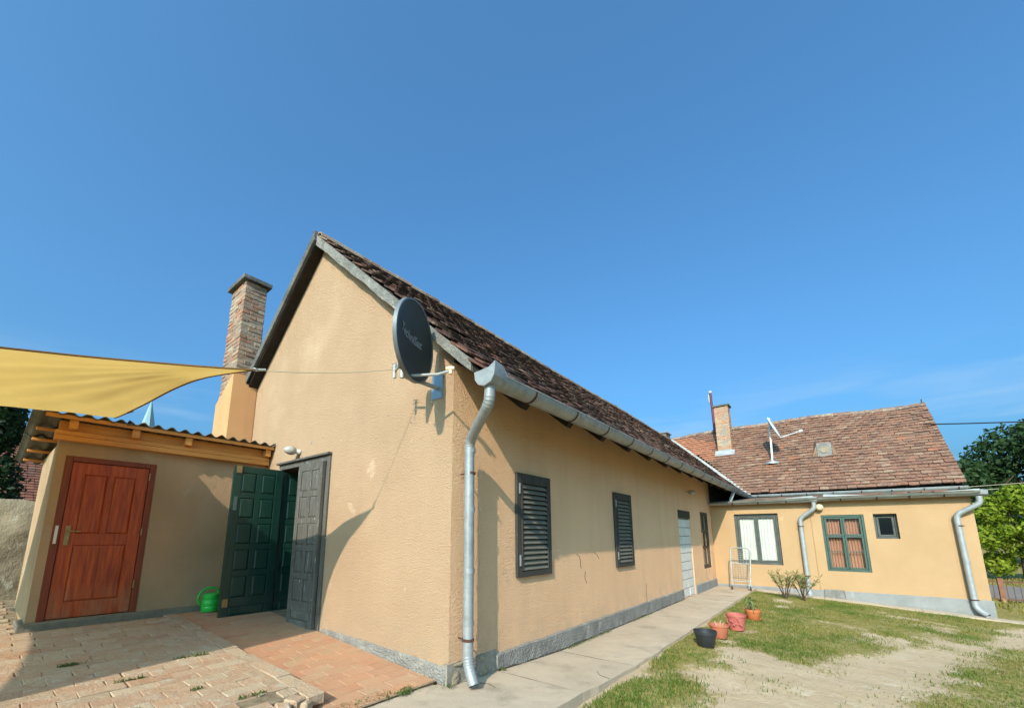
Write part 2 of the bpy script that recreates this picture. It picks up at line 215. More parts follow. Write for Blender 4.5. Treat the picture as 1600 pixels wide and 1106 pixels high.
# ------------------------------------------------------------------ mesh helpers
WORLD = {}
def wloc(o): return WORLD.get(o.name, V((0, 0, 0))) if o else V((0, 0, 0))
def props(o, label=None, cat=None, group=None, kind=None):
    if label: o['label'] = label
    if cat: o['category'] = cat
    if group: o['group'] = group
    if kind: o['kind'] = kind
    return o
def thing(name, loc, label, cat, group=None):
    o = bpy.data.objects.new(name, None); COL.objects.link(o); o.location = loc; o.empty_display_size = .2; WORLD[o.name] = V(loc)
    return props(o, label, cat, group)
class M:
    def __init__(s, T=None):  # T = (origin, u, v, w): local axes
        s.v = []; s.f = []; s.T = T
    def P(s, p):
        if s.T is None: return V(p)
        o, u, v_, w_ = s.T; return o + u * p[0] + v_ * p[1] + w_ * p[2]
    def add(s, vs, fs):
        k = len(s.v); s.v += [s.P(p) for p in vs]; s.f += [tuple(i + k for i in f) for f in fs]; return s
    def box(s, x0, x1, y0, y1, z0, z1):
        return s.add([(x0, y0, z0), (x1, y0, z0), (x1, y1, z0), (x0, y1, z0), (x0, y0, z1), (x1, y0, z1), (x1, y1, z1), (x0, y1, z1)],
                     [(0, 3, 2, 1), (4, 5, 6, 7), (0, 1, 5, 4), (1, 2, 6, 5), (2, 3, 7, 6), (3, 0, 4, 7)])
    def prism(s, poly, vec):
        n = len(poly); vec = V(vec); a = [V(p) for p in poly]; b = [p + vec for p in a]
        return s.add(a + b, [tuple(range(n - 1, -1, -1)), tuple(range(n, 2 * n))] + [(i, (i + 1) % n, n + (i + 1) % n, n + i) for i in range(n)])
    def poly(s, pts): return s.add(pts, [tuple(range(len(pts)))])
    def tube(s, pts, r, n=10, cap=True, a0=0, a1=2 * PI, close=True, up=None):
        pts = [V(p) for p in pts]; R = r if isinstance(r, (list, tuple)) else [r] * len(pts); vs = []; fs = []
        d0 = (pts[1] - pts[0]).normalized(); x = V((0, 0, 1)) if abs(d0.z) < .9 else V((1, 0, 0))
        if up: x = V(up)
        for i, p in enumerate(pts):
            d = ((pts[min(i + 1, len(pts) - 1)] - p).normalized() + (p - pts[max(i - 1, 0)]).normalized()).normalized()
            x = (x - d * x.dot(d)).normalized(); y = d.cross(x)
            for k in range(n): a = 2 * PI * k / n; vs.append(p + (x * math.cos(a) + y * math.sin(a)) * R[i])
        for i in range(len(pts) - 1):
            for k in range(n): fs.append((i * n + k, i * n + (k + 1) % n, (i + 1) * n + (k + 1) % n, (i + 1) * n + k))
        if cap: fs += [tuple(range(n - 1, -1, -1)), tuple((len(pts) - 1) * n + k for k in range(n))]
        return s.add(vs, fs)
    def lathe(s, c, prof, n=20, axis=None):
        c = V(c); z = V(axis).normalized() if axis else V((0, 0, 1)); x = z.orthogonal().normalized(); y = z.cross(x); vs = []; fs = []
        for r, h in prof:
            for k in range(n): a = 2 * PI * k / n; vs.append(c + z * h + (x * math.cos(a) + y * math.sin(a)) * r)
        for i in range(len(prof) - 1):
            for k in range(n): fs.append((i * n + k, i * n + (k + 1) % n, (i + 1) * n + (k + 1) % n, (i + 1) * n + k))
        return s.add(vs, fs)
    def mesh(s, name, m, off=V((0, 0, 0)), smooth=False):
        me = bpy.data.meshes.new(name); me.from_pydata([tuple(p - off) for p in s.v], [], s.f); me.update()
        if m: me.materials.append(MT[m] if isinstance(m, str) else m)
        if smooth: me.polygons.foreach_set('use_smooth', [True] * len(me.polygons))
        return me
    def build(s, name, m, parent=None, smooth=False, bevel=0, label=None, cat=None, group=None, kind=None, auto=None):
        off = wloc(parent); me = s.mesh(name, m, off, smooth or auto)
        bm = bmesh.new(); bm.from_mesh(me); bmesh.ops.recalc_face_normals(bm, faces=bm.faces); bm.to_mesh(me); bm.free()
        o = bpy.data.objects.new(name, me); COL.objects.link(o)
        if parent: o.parent = parent; WORLD[o.name] = off
        if auto:
            md = o.modifiers.new('edge', 'EDGE_SPLIT'); md.split_angle = math.radians(auto)
        if bevel:
            md = o.modifiers.new('bevel', 'BEVEL'); md.width = bevel; md.segments = 2; md.limit_method = 'ANGLE'; md.angle_limit = math.radians(40)
        return props(o, label, cat, group, kind)
def inst(name, me, parent, mw):
    """linked copy of mesh at world matrix mw, child of parent"""
    o = bpy.data.objects.new(name, me); COL.objects.link(o)
    o.parent = parent; o.matrix_local = Matrix.Translation(-wloc(parent)) @ mw
    return o
def raw(name, vs, fs, m, parent=None, kind=None, smooth=False):
    off = wloc(parent); me = bpy.data.meshes.new(name)
    vs = np.asarray(vs, np.float32) - np.array(off, np.float32); fs = np.asarray(fs, np.int32); k = fs.shape[1]
    me.vertices.add(len(vs)); me.vertices.foreach_set('co', vs.ravel()); me.loops.add(fs.size); me.loops.foreach_set('vertex_index', fs.ravel())
    me.polygons.add(len(fs)); me.polygons.foreach_set('loop_start', np.arange(len(fs), dtype=np.int32) * k); me.polygons.foreach_set('loop_total', np.full(len(fs), k, np.int32))
    me.update(calc_edges=True); me.materials.append(MT[m])
    if smooth: me.polygons.foreach_set('use_smooth', [True] * len(fs))
    o = bpy.data.objects.new(name, me); COL.objects.link(o)
    if parent: o.parent = parent; WORLD[o.name] = off
    if kind: o['kind'] = kind
    return o
def axes(o, u, v, w_): return (V(o), V(u).normalized(), V(v).normalized(), V(w_).normalized())
def worn_brick(l, w_, h, seed, bev=.006, jit=.004):
    rd = random.Random(seed); bm = bmesh.new(); bmesh.ops.create_cube(bm, size=1)
    for v in bm.verts: v.co = V((v.co.x * l + rd.uniform(-jit, jit), v.co.y * w_ + rd.uniform(-jit, jit), v.co.z * h + rd.uniform(-jit, jit)))
    bmesh.ops.bevel(bm, geom=bm.edges[:], offset=bev, segments=1, affect='EDGES', profile=.6)
    me = bpy.data.meshes.new('brick'); bm.to_mesh(me); bm.free(); return me
def wall_panel(m, T, a0, a1, z0, z1, holes, depth, thick):
    """wall sheet in local axes (u along, v inward, w up) with openings (u0,u1,w0,w1) and their reveals"""
    us = sorted({a0, a1, *[x for h in holes for x in h[:2]]}); ws = sorted({z0, z1, *[x for h in holes for x in h[2:4]]})
    mm = M(T)
    for i in range(len(us) - 1):
        for j in range(len(ws) - 1):
            uc = (us[i] + us[i + 1]) / 2; wc = (ws[j] + ws[j + 1]) / 2
            if any(h[0] < uc < h[1] and h[2] < wc < h[3] for h in holes): continue
            mm.add([(us[i], 0, ws[j]), (us[i + 1], 0, ws[j]), (us[i + 1], 0, ws[j + 1]), (us[i], 0, ws[j + 1])], [(0, 1, 2, 3)])
            mm.add([(us[i], thick, ws[j]), (us[i + 1], thick, ws[j]), (us[i + 1], thick, ws[j + 1]), (us[i], thick, ws[j + 1])], [(3, 2, 1, 0)])
    for h in holes:
        c = [(h[0], h[2]), (h[1], h[2]), (h[1], h[3]), (h[0], h[3])]
        for k in range(4):
            p, q = c[k], c[(k + 1) % 4]; mm.add([(p[0], 0, p[1]), (q[0], 0, q[1]), (q[0], thick, q[1]), (p[0], thick, p[1])], [(0, 1, 2, 3)])
    m.v, off = m.v, len(m.v)
    m.v += mm.v; m.f += [tuple(i + off for i in f) for f in mm.f]
    return m
X, Y, Z = V((1, 0, 0)), V((0, 1, 0)), V((0, 0, 1))
def fbm(x, y, z=0, s=1): return mnoise.fractal(V((x * s, y * s, z * s)), 1, 2, 4)

# ------------------------------------------------------------------ ground sheet
DIRT = [(2.1, -.5), (2.25, 1.2), (2.5, 2.6), (3.0, 4.3), (3.75, 5.9), (4.6, 7.5), (5.6, 9.4), (7.5, 12)]
def seg_d(p, a, b):
    ax, ay = b[0] - a[0], b[1] - a[1]; t = max(0, min(1, ((p[0] - a[0]) * ax + (p[1] - a[1]) * ay) / (ax * ax + ay * ay)))
    return math.hypot(p[0] - a[0] - t * ax, p[1] - a[1] - t * ay)
def turf(x, y):
    if x > 9 or y > 14 or y < -4: return .9
    d = min(seg_d((x, y), DIRT[i], DIRT[i + 1]) for i in range(len(DIRT) - 1))
    wd = .30 + .26 * max(0, min(1, (4.0 - y) / 2))
    t0 = max(0, min(1, (d - wd) / .5 + .5 + .8 * fbm(x * 1.2, y * 1.2, 3.3)))
    t = t0 * max(0, min(1, .62 + .40 * max(0, min(1, (y - 2.8) / 1.6)) + .36 * max(0, min(1, (x - 3.0) / .7)) * max(0, min(1, (6.5 - y) / 2)) + 1.2 * fbm(x * .95, y * .75, 9.1) + .75 * fbm(x * 3.1, y * 2.7, 1.7) + .035 * max(0, y - 3)))
    t -= .35 * math.exp(-(((x - 1.9) / .5) ** 2 + ((y - 3.3) / .7) ** 2))
    t -= .6 * math.exp(-(((x - 2.2) / .45) ** 2 + ((y - 1.2) / .7) ** 2))
    if x < 1.45 and y > .4: t += .55 * (1 - abs(x - 1.15) / .35)
    if x < 1.02: t -= (1.02 - x) * 9
    return max(0, min(1, t))
def gz(x, y):
    b = -.13 - .062 * max(0, min(x, 8) - .9)
    if x < 0: b = -.2
    return b
def gsheet():
    xs = np.concatenate([[-600, -200, -80, -40, -20, -12], np.arange(-8, .8, .4), np.arange(.8, 8, .07), np.arange(8, 16, .5), [18, 22, 30, 45, 80, 200, 600]])
    ys = np.concatenate([[-600, -200, -60, -20], np.arange(-10, -2, .5), np.arange(-2, 12, .07), np.arange(12, 30, .5), [34, 40, 50, 70, 120, 250, 600]])
    vs = []; tf = []
    for y in ys:
        for x in xs:
            z = gz(x, y); t = turf(x, y) if (.6 < x < 9 and -4 < y < 14) else .9
            if .9 < x < 8 and -2 < y < 12: z += .02 * fbm(x * .8, y * .8) + .012 * t + .006 * fbm(x * 5, y * 5)
            vs.append((x, y, z)); tf.append(t)
    n = len(xs); fs = [(j * n + i, j * n + i + 1, (j + 1) * n + i + 1, (j + 1) * n + i) for j in range(len(ys) - 1) for i in range(n - 1)]
    o = raw('ground', vs, fs, 'ground', kind='structure', smooth=True)
    at = o.data.attributes.new('turf', 'FLOAT', 'POINT'); at.data.foreach_set('value', tf)
gsheet()
def blades(name, pts, hmin, hmax, wd, m, kind='stuff', lean=.7):
    n = len(pts); p = np.array(pts); a = rng.uniform(0, 2 * PI, n); h = rng.uniform(hmin, hmax, n) ; l = h * rng.uniform(.15, lean, n); b = rng.uniform(0, 2 * PI, n)
    dx = np.stack([np.cos(a), np.sin(a), 0 * a], 1) * (wd * rng.uniform(.6, 1.3, n))[:, None] / 2
    lean_ = np.stack([np.cos(b) * l, np.sin(b) * l, h], 1); mid = p + lean_ * np.array([.35, .35, .6]); tip = p + lean_
    vs = np.stack([p - dx, p + dx, mid + dx * .7, mid - dx * .7, tip + dx * .12, tip - dx * .12], 1).reshape(-1, 3)
    k = np.arange(n)[:, None] * 6; fs = np.concatenate([k + [0, 1, 2, 3], k + [3, 2, 4, 5]])
    return raw(name, vs, fs, m, kind=kind)
gp = []; gg_ = []
while len(gp) + len(gg_) < 175000:
    y = -.6 + 12.4 * random.random() ** 1.35; x = random.uniform(.96, 7.5)
    if y > 10.25 and x < 6.9: continue
    t = turf(x, y)
    if random.random() < t ** 1.4 * (.3 + .7 * max(0, min(1, .5 + 1.6 * fbm(x * 2.3, y * 2.3, 5)))) + .003:
        fresh = .9 * fbm(x * 1.3, y * 1.1, 21) + (.35 if x < 1.6 and y < 4.5 else 0) + (.2 if x > 3.6 and y < 5 else 0) - .12
        (gg_ if random.random() < .35 + fresh else gp).append((x, y, gz(x, y) + .008))
o = blades('dry_lawn_grass', gp, .008, .032, .007, 'grass'); props(o, 'short dry yellowish lawn grass with bare dirt worn through it', 'grass')
o = blades('green_lawn_grass', gg_, .012, .045, .008, 'fresh_grass'); props(o, 'fresh green grass tufts along the path and in patches of the yard', 'grass')
pv = M()
for _ in range(900):
    x, y = random.uniform(1.0, 6.2), random.uniform(.1, 9.8)
    if turf(x, y) > .45: continue
    r_ = random.uniform(.003, .006) if random.random() < .85 else random.uniform(.007, .014); z = gz(x, y) + .012; q = [V((x + r_ * random.uniform(.6, 1.4) * a, y + r_ * random.uniform(.6, 1.4) * b, z + r_ * .7 * c)) for a, b, c in ((1, 0, 0), (0, 1, 0), (-1, 0, 0), (0, -1, 0), (0, 0, 1), (0, 0, -1))]
    pv.add(q, [(0, 1, 4), (1, 2, 4), (2, 3, 4), (3, 0, 4), (1, 0, 5), (2, 1, 5), (3, 2, 5), (0, 3, 5)])
o = pv.build('pebbles', 'stone', kind='stuff'); props(o, 'small pebbles and clods lying on the bare dirt', 'pebbles')
lp = [(random.uniform(1.0, 6), random.uniform(.2, 9.5)) for _ in range(700)]
o = blades('dry_litter', [(x, y, gz(x, y) + .016) for x, y in lp], .002, .008, .012, 'straw', lean=4); props(o, 'scattered straw and dry leaf litter on the bare dirt', 'litter')
gp = [(random.uniform(5.6, 16), random.uniform(11, 27), 0) for _ in range(14000)]
gp = [(x, y, gz(x, y)) for x, y, _ in gp if not (15.4 < y < 21.5)]
o = blades('verge_grass', gp, .04, .12, .03, 'grass'); props(o, 'grass verge beyond the right end of the house wing', 'grass')

# ------------------------------------------------------------------ paving
path = thing('concrete_path', (0, 0, 0), None, None); path['kind'] = 'structure'
def pz(y): return -.012 - .088 * max(0, min(1, (y + .3) / 2.2))
yj = [-3.2, -.85, .70, 1.90, 3.22, 5.3, 7.7, 10.66]
for i in range(len(yj) - 1):
    y0, y1 = yj[i] + .006, yj[i + 1] - .006; m_ = M(); n = max(2, int((y1 - y0) / .12)); x0, x1 = (.02, .93)
    tops = []
    xsn = np.linspace(x0 if y0 > -.1 else -.16, x1, 9)
    vs = []
    for j in range(n + 1):
        y = y0 + (y1 - y0) * j / n
        for q, x in enumerate(xsn):
            xx = x + (.022 * fbm(y * 2.2, 4) if q == 8 else 0)
            if y < .2 and q == 0: xx = -.16 - .12 * max(0, min(1, (-.35 - y))) if y < 0.02 else .02
            vs.append((xx, y, pz(y) + .004 * fbm(x * 2, y * 2, i) + random.uniform(-.002, .002) * (i % 2)))
    k = len(xsn); fs = [(j * k + q, j * k + q + 1, (j + 1) * k + q + 1, (j + 1) * k + q) for j in range(n) for q in range(k - 1)]
    m_.add(vs, fs)
    edge = [j * k + k - 1 for j in range(n + 1)]; bot = [(vs[e][0], vs[e][1], vs[e][2] - .12) for e in edge]
    m_.add([vs[e] for e in edge] + bot, [(j, n + 1 + j, n + 2 + j, j + 1) for j in range(n)])
    for (jj) in (0, n):
        row = [vs[jj * k + q] for q in range(k)]; m_.add(row + [(a, b, c - .1) for a, b, c in row], [(q, q + 1, k + q + 1, k + q) for q in range(k - 1)])
    m_.build('concrete_slab', 'concrete', path)
for yy in yj[1:-1]: M().box(.03, .9, yy - .009, yy + .009, -.2, pz(yy) - .001).build('joint_soil', 'soil', path)
for pts in ([(.92, 1.25), (.80, 1.29), (.72, 1.40)], [(.05, .25), (.2, .31), (.3, .28)]):
    M().tube([(x, y, pz(y) + .0015) for x, y in pts], .0028, 5).build('crack', 'soil', path)
wp = thing('wing_path', (2.4, 10.4, -.3), None, None); wp['kind'] = 'structure'
for a, b in ((1.0, 2.36), (2.37, 4.0), (4.01, 5.6), (5.61, 9.0)):
    m_ = M(); n = 8; m_.add([(a + (b - a) * i / n, y, gz(a + (b - a) * i / n, 10) + .035 + dz) for y, dz in ((10.27, -.09), (10.28, 0), (10.66, 0)) for i in range(n + 1)], [(r * (n + 1) + i, r * (n + 1) + i + 1, (r + 1) * (n + 1) + i + 1, (r + 1) * (n + 1) + i) for r in range(2) for i in range(n)])
    m_.build('concrete_slab', 'concrete', wp)
def oz(x): return .002 + .064 * max(0, -x)
def tz(x): return .105 + .038 * max(0, -x)
# bedding under both brick floors
red = thing('orange_brick_paving', (-2, -.5, 0), None, None); red['kind'] = 'structure'
m_ = M(); m_.add([(-4.1, -1.0, oz(-4.1) - .004), (-.12, -1.0, oz(-.12) - .004), (-.12, .3, oz(-.12) - .004), (-4.1, .3, oz(-4.1) - .004)], [(0, 1, 2, 3)]).build('joint_sand', 'sand', red, kind='stuff')
BR = [worn_brick(.2625, .1335, .06, s, .003, .0015) for s in range(6)]
for b in BR: b.materials.append(MT['red_paver'])
BT = [worn_brick(.263, .131, .075, s + 20, .005, .004) for s in range(8)]
for b in BT: b.materials.append(MT['paver'])
def lay(parent, meshes, x0, x1, y0, y1, zf, th, sl, jit, keep=None, pitch=(.266, .1375), limit=300):
    i = 0; x = x1 - pitch[1] / 2; c = 0; rest = M(); cand = []
    while x > x0:
        y = y1 - pitch[0] / 2 + (pitch[0] / 2 if i % 2 else 0) + random.uniform(-.03, .03) + .03
        while y > y0 - pitch[0] / 2:
            xx, yy = x + random.uniform(-jit, jit), y + random.uniform(-jit, jit)
            yt_, yb_ = min(yy + pitch[0] / 2, y1), max(yy - pitch[0] / 2, y0)
            if yt_ - yb_ > .06 and (keep is None or keep(xx, yy)): cand.append((xx, (yt_ + yb_) / 2, (yt_ - yb_) / pitch[0]))
            y -= pitch[0]
        x -= pitch[1]; i += 1
    cand.sort(key=lambda q: (V((q[0], q[1], .1)) - CAMPOS).length)
    return cand
def place_bricks(cand, parent, meshes, zf, th, slope, tilt, limit=300):
    rest = []
    for k, (x, y, fl_) in enumerate(cand):
        mw = Matrix.Translation((x, y, zf(x) - th / 2 + random.uniform(-.005, .003) * (tilt / .02))) @ Matrix.Rotation(math.atan(slope), 4, 'Y') @ Matrix.Rotation(PI / 2 + random.uniform(-.03, .03), 4, 'Z') @ Matrix.Rotation(random.uniform(-tilt, tilt), 4, 'X') @ Matrix.Rotation(random.uniform(-tilt, tilt), 4, 'Y') @ Matrix.Diagonal((fl_, 1, 1, 1))
        me = random.choice(meshes)
        if k < limit: inst('brick', me, parent, mw)
        else: rest.append((me, mw))
    if rest:
        bm = bmesh.new()
        for me, mw in rest:
            t = me.copy(); t.transform(Matrix.Translation(-wloc(parent)) @ mw); bm.from_mesh(t); bpy.data.meshes.remove(t)
        me = bpy.data.meshes.new('outlying_bricks'); bm.to_mesh(me); bm.free(); me.materials.append(meshes[0].materials[0])
        o = bpy.data.objects.new('outlying_bricks', me); COL.objects.link(o); o.parent = parent; o['kind'] = 'stuff'
place_bricks(lay(red, BR, -4.05, -.14, -1.0, -.024, oz, .06, 0, .0008), red, BR, oz, .06, .064, .003)
ter = thing('brick_terrace', (-2.4, -2, .1), None, None); ter['kind'] = 'structure'
m_ = M(); nx = 30
vs = []; 
for i in range(nx + 1):
    x = -.42 - 7.0 * i / nx
    for y, dz in ((-1.06 + .02 * math.sin(i * 2.1), -.1), (-1.04 + .02 * math.sin(i * 2.1), -.012), (-5.5, -.012)): vs.append((x, y, tz(x) + dz))
m_.add(vs, [(i * 3 + r, i * 3 + r + 1, i * 3 + r + 4, i * 3 + r + 3) for i in range(nx) for r in range(2)])
m_.add([vs[0], vs[1], vs[2], (vs[2][0], vs[2][1], -.1), (vs[0][0], vs[0][1], -.1)], [(0, 1, 2, 3, 4)])
m_.build('joint_sand', 'sand', ter, kind='stuff')
for i in range(14):      # border course along the step
    x = -.46 - i * .268; inst('brick', random.choice(BT), ter, Matrix.Translation((x + random.uniform(-.01, .01), -1.035 + random.uniform(-.008, .008), tz(x) - .037 + random.uniform(-.004, .003))) @ Matrix.Rotation(math.atan(.038), 4, 'Y') @ Matrix.Rotation(random.uniform(-.04, .04), 4, 'Z'))
cand = lay(ter, BT, -6.3, -.32, -4.2, -1.104, tz, .07, 0, .004, keep=lambda x, y: not (x < -3.95 and y > -2.4) and not (x > -.55 and random.random() < .25))
place_bricks(cand, ter, BT, tz, .075, .038, .007, 286)

for (x, y, l, a) in ((-.40, -1.16, .13, .4), (-.33, -1.27, .10, 1.2), (-.47, -1.02, .11, .1), (-.30, -1.12, .07, 2.0), (-.60, -1.0, .12, .2), (-.36, -1.40, .12, .9)):
    b_ = worn_brick(l, l * .8, .08, int(l * 1000 + a * 10), .012, .014); b_.materials.append(MT['paver']); inst('broken_brick', b_, ter, Matrix.Translation((x, y, .075)) @ Matrix.Rotation(a, 4, 'Z') @ Matrix.Rotation(.15, 4, 'X'))

# ------------------------------------------------------------------ the long house
EX, EZ = .56, 2.66                                     # tile eave edge
RS = (5.72 - EZ) / (2.8 + EX)                                       # roof slope
def rzR(x): return EZ + (EX - x) * RS               # tile plane, yard side
def rzL(x): return 5.72 - (-2.8 - x) * RS
WY0, WZ0, WS = 14.17, 2.729, .925                      # wing tile plane
def wz(y): return WZ0 + (y - WY0) * WS
def yv(z): return WY0 + (z - WZ0) / WS
house = thing('long_house', (-2.8, 7, 0), 'long low cream rendered house with a pointed gable end and mossy brown tiled roof', 'house')
TG = axes((-5.62, 0, 0), X, Y, Z)                      # gable: u = x+5.62, v inward
DX0, DX1, DZ1 = -3.575, -2.165, 2.285                 # doorway
m_ = M(); wall_panel(m_, TG, 0, 5.62, -.25, 2.78, [(DX0 + 5.62, DX1 + 5.62, .12, DZ1)], 0, .32)
m_.add([(-5.62, 0, 2.78), (0, 0, 2.78), (0, 0, rzR(0) - .10), (-2.8, 0, 5.60), (-5.62, 0, rzL(-5.62) - .10)], [(0, 1, 2, 3, 4)])
m_.add([(-5.62, .32, 2.78), (-.0, .32, 2.78), (0, .32, rzR(0) - .10), (-2.8, .32, 5.60), (-5.62, .32, rzL(-5.62) - .10)], [(4, 3, 2, 1, 0)])
m_.build('gable_wall', 'plaster', house)
# long wall: u = y, inward = -x
TL = axes((0, 0, 0), Y, -X, Z)
BLK = (7.36, 8.40, -.1, 1.87); W3 = (9.43, 10.29, .43, 1.914)
m_ = M(); wall_panel(m_, TL, .0, 13.9, -.3, 2.95, [BLK, W3], 0, .32); m_.build('yard_wall', 'lightened_rough_plaster', house)
M().box(-5.62, -5.4, .33, 18, -.3, 2.7).build('rear_wall', 'plaster', house)
M().box(-5.3, -.33, .33, 15, .10, .14).build('floor', 'dark_wood', house)
# roof decks
m_ = M()
m_.prism([(.54, -.12, rzR(.54) - .045), (-2.8, -.12, 5.72 - .045), (-2.8, yv(5.72) - .05, 5.72 - .045), (.54, yv(EZ) - .05, rzR(.54) - .045)], (0, 0, -.06))
m_.prism([(-2.8, -.19, 5.70 - .1), (-2.8, -.19, 5.70), (-6.0, -.19, rzL(-6.0)), (-6.0, -.19, rzL(-6.0) - .1)], (0, 17.2, 0))
m_.build('roof_deck', 'dark_wood', house)
# verge: cement under the tiles on the right slope, dark board on the left
m_ = M(); n = 46; vs = []
for i in range(n + 1):
    x = .36 - 3.16 * i / n; zt = rzR(x) - .002 + .008 * fbm(x * 5, 1); zb = rzR(x) - .135 - .02 * fbm(x * 3.1, 7) - .05 * (i / n)
    yo = -.150 - .010 * fbm(x * 4, 3)
    vs += [(x, .0, zb), (x, yo, zb + .015), (x, yo - .012, zt), (x, .0, zt)]
m_.add(vs, [(i * 4 + k, i * 4 + k + 1, i * 4 + k + 5, i * 4 + k + 4) for i in range(n) for k in range(3)] + [(0, 1, 2, 3)])
m_.build('verge_cement', 'cement', house)
m_ = M(); m_.prism([(-2.76, -.2, 5.74), (-4.80, -.2, rzL(-4.80) + .04), (-4.80, -.2, rzL(-4.80) - .10), (-2.76, -.2, 5.585)], (0, .05, 0)).build('barge_board', 'dark_cement', house, bevel=.006)
m_ = M(); m_.prism([(-2.78, -.148, 5.585), (-4.80, -.148, rzL(-4.80) - .11), (-4.80, -.148, rzL(-4.80) - .15), (-2.78, -.148, 5.545)], (0, .146, 0)).build('soffit_board', 'dark_wood', house)
# tiles
def tile_mesh(wd, ln, th, name, m):
    mm = M(); k = .022 if m != 'tile' else .03; a = wd / 2; e_ = .012 if m != 'tile' else .035
    mm.prism([(-a, ln, 0), (-a, k, 0), (a, k, 0), (a, ln, 0)], (0, 0, th)); mm.prism([(-a, k, 0), (-a + .004, k - .012, 0), (-a + e_, .003, 0), (a - e_, .003, 0), (a - .004, k - .012, 0), (a, k, 0)], (0, 0, th))
    me = mm.mesh(name, m); bm = bmesh.new(); bm.from_mesh(me); bmesh.ops.recalc_face_normals(bm, faces=bm.faces); bm.to_mesh(me); bm.free()
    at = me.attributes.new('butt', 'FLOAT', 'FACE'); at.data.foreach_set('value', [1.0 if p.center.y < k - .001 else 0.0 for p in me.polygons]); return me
def lay_tiles(roof, me, cand, limit=300):
    cand.sort(key=lambda c: (c.to_translation() - CAMPOS).length)
    for mw in cand[:limit]: inst('tile', me, roof, mw)
    n = len(me.vertices); co = np.array([v.co[:] for v in me.vertices]); off = np.array(wloc(roof)); vs = []; quads = [tuple(p.vertices) for p in me.polygons]; fs = []
    for k, mw in enumerate(cand[limit:]):
        R = np.array(mw); vs.append(co @ R[:3, :3].T + R[:3, 3]); fs += [tuple(i + k * n for i in q) for q in quads]
    vs = np.concatenate(vs) - off
    m2 = bpy.data.meshes.new('farther_tiles'); m2.from_pydata(vs.tolist(), [], fs); m2.materials.append(me.materials[0]); m2.update()
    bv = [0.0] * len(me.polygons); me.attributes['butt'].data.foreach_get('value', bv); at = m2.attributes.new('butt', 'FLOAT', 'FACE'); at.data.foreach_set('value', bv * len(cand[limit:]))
    o = bpy.data.objects.new('farther_tiles', m2); COL.objects.link(o); o.parent = roof; o['kind'] = 'stuff'
m_ = M(); m_.prism([(-2.72, -.1, 5.70), (-2.8, -.1, 5.735), (-2.88, -.1, 5.70)], (0, yv(5.72) + .1, 0)); roof = m_.build('roof', 'cement', house)
d = V((-(2.8 + EX), 0, 5.72 - EZ)).normalized(); nrm = V((5.72 - EZ, 0, 2.8 + EX)).normalized(); SL = math.hypot(2.8 + EX, 5.72 - EZ)
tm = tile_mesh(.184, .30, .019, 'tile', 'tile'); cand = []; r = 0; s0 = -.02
while s0 < SL - .05:
    y = -.078 + (.095 if r % 2 else 0)
    while True:
        p = V((EX, 0, EZ)) + d * s0
        if y > WY0 + (p.z - WZ0) / WS - .1: break
        sag = .03 * math.sin(y * .7 + 1) * math.sin(PI * s0 / SL) + .02 * fbm(y * .3, s0)
        jr = random.uniform(-1, 1); slip = random.uniform(-.018, .018) - (.03 if random.random() < .05 else 0)
        q = p + d * slip + nrm * (sag - .010 + random.uniform(0, .012)); q.y = y + random.uniform(-.005, .005)
        tilt = .09 + random.uniform(-.03, .05)
        dd = (d * math.cos(tilt) - nrm * math.sin(tilt)).normalized(); nn = (nrm * math.cos(tilt) + d * math.sin(tilt)).normalized()
        # lower end raised so each course laps the one below
        q = q + nrm * .024
        Rm = Matrix((( -Y).to_tuple(), dd.to_tuple(), nn.to_tuple())).transposed().to_4x4()
        Rm = Matrix((((-Y).cross(V((0, 0, 0))) * 0 + dd.cross(nn)).to_tuple(), dd.to_tuple(), nn.to_tuple())).transposed().to_4x4()
        cand.append(Matrix.Translation(q) @ Rm @ Matrix.Rotation(jr * .03, 4, 'Z'))
        y += .19
    s0 += .157; r += 1
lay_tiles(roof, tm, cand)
for i in range(50):                                     # ridge tiles
    y0 = -.12 + i * .345
    mm = M(); a = [PI * k / 6 for k in range(7)]; ro, ri = .115, .095
    y1 = y0 + .36; zc = 5.665 + .02 * math.sin(y0 * .7) + random.uniform(-.008, .008)
    prof = [(-2.8 + ro * math.cos(t), zc + ro * math.sin(t)) for t in a] + [(-2.8 + ri * math.cos(t), zc + ri * math.sin(t)) for t in reversed(a)]
    mm.prism([(x, y0, z) for x, z in prof], (0, y1 - y0, .012)).build('ridge_tile', 'ridge_tile', roof)
# wing-side valley flashing
va = V((.56, WY0 - .08, 2.70)); vb = V((-2.75, yv(5.70), 5.74))
m_ = M(); e = V((.07, 0, 0)); m_.prism([va - e, va + e, va + e + V((0, 0, .02)), va - e + V((0, 0, .02))], vb - va).build('valley_flashing', 'valley_tin', house)
# plinths
def plinth_strip(T, a0, a1, zb, zt, out, m, parent, ragged=.02, step=.06, seed=0):
    n = max(2, int((a1 - a0) / step)); vs = []
    for i in range(n + 1):
        a = a0 + (a1 - a0) * i / n; top = zt(a) + ragged * .5 * fbm(a * 3, seed); bot = zb(a) + ragged * fbm(a * 5, seed + 3)
        for k, (o_, z) in enumerate(((.004, bot), (out, bot + .006), (out + .006 * fbm(a * 6, seed + 1), (bot + top) / 2), (out, top - .012), (.002, top))):
            vs.append((a, -o_ - (.008 * fbm(a * 7, k, seed) if 0 < k < 4 else 0), z))
    mm = M(T); mm.add(vs, [(i * 5 + k, i * 5 + k + 1, i * 5 + k + 6, i * 5 + k + 5) for i in range(n) for k in range(4)])
    mm.add([vs[k] for k in range(5)], [(0, 1, 2, 3, 4)]); mm.add([vs[n * 5 + k] for k in range(5)], [(0, 1, 2, 3, 4)])
    return mm.build('plinth', m, parent)
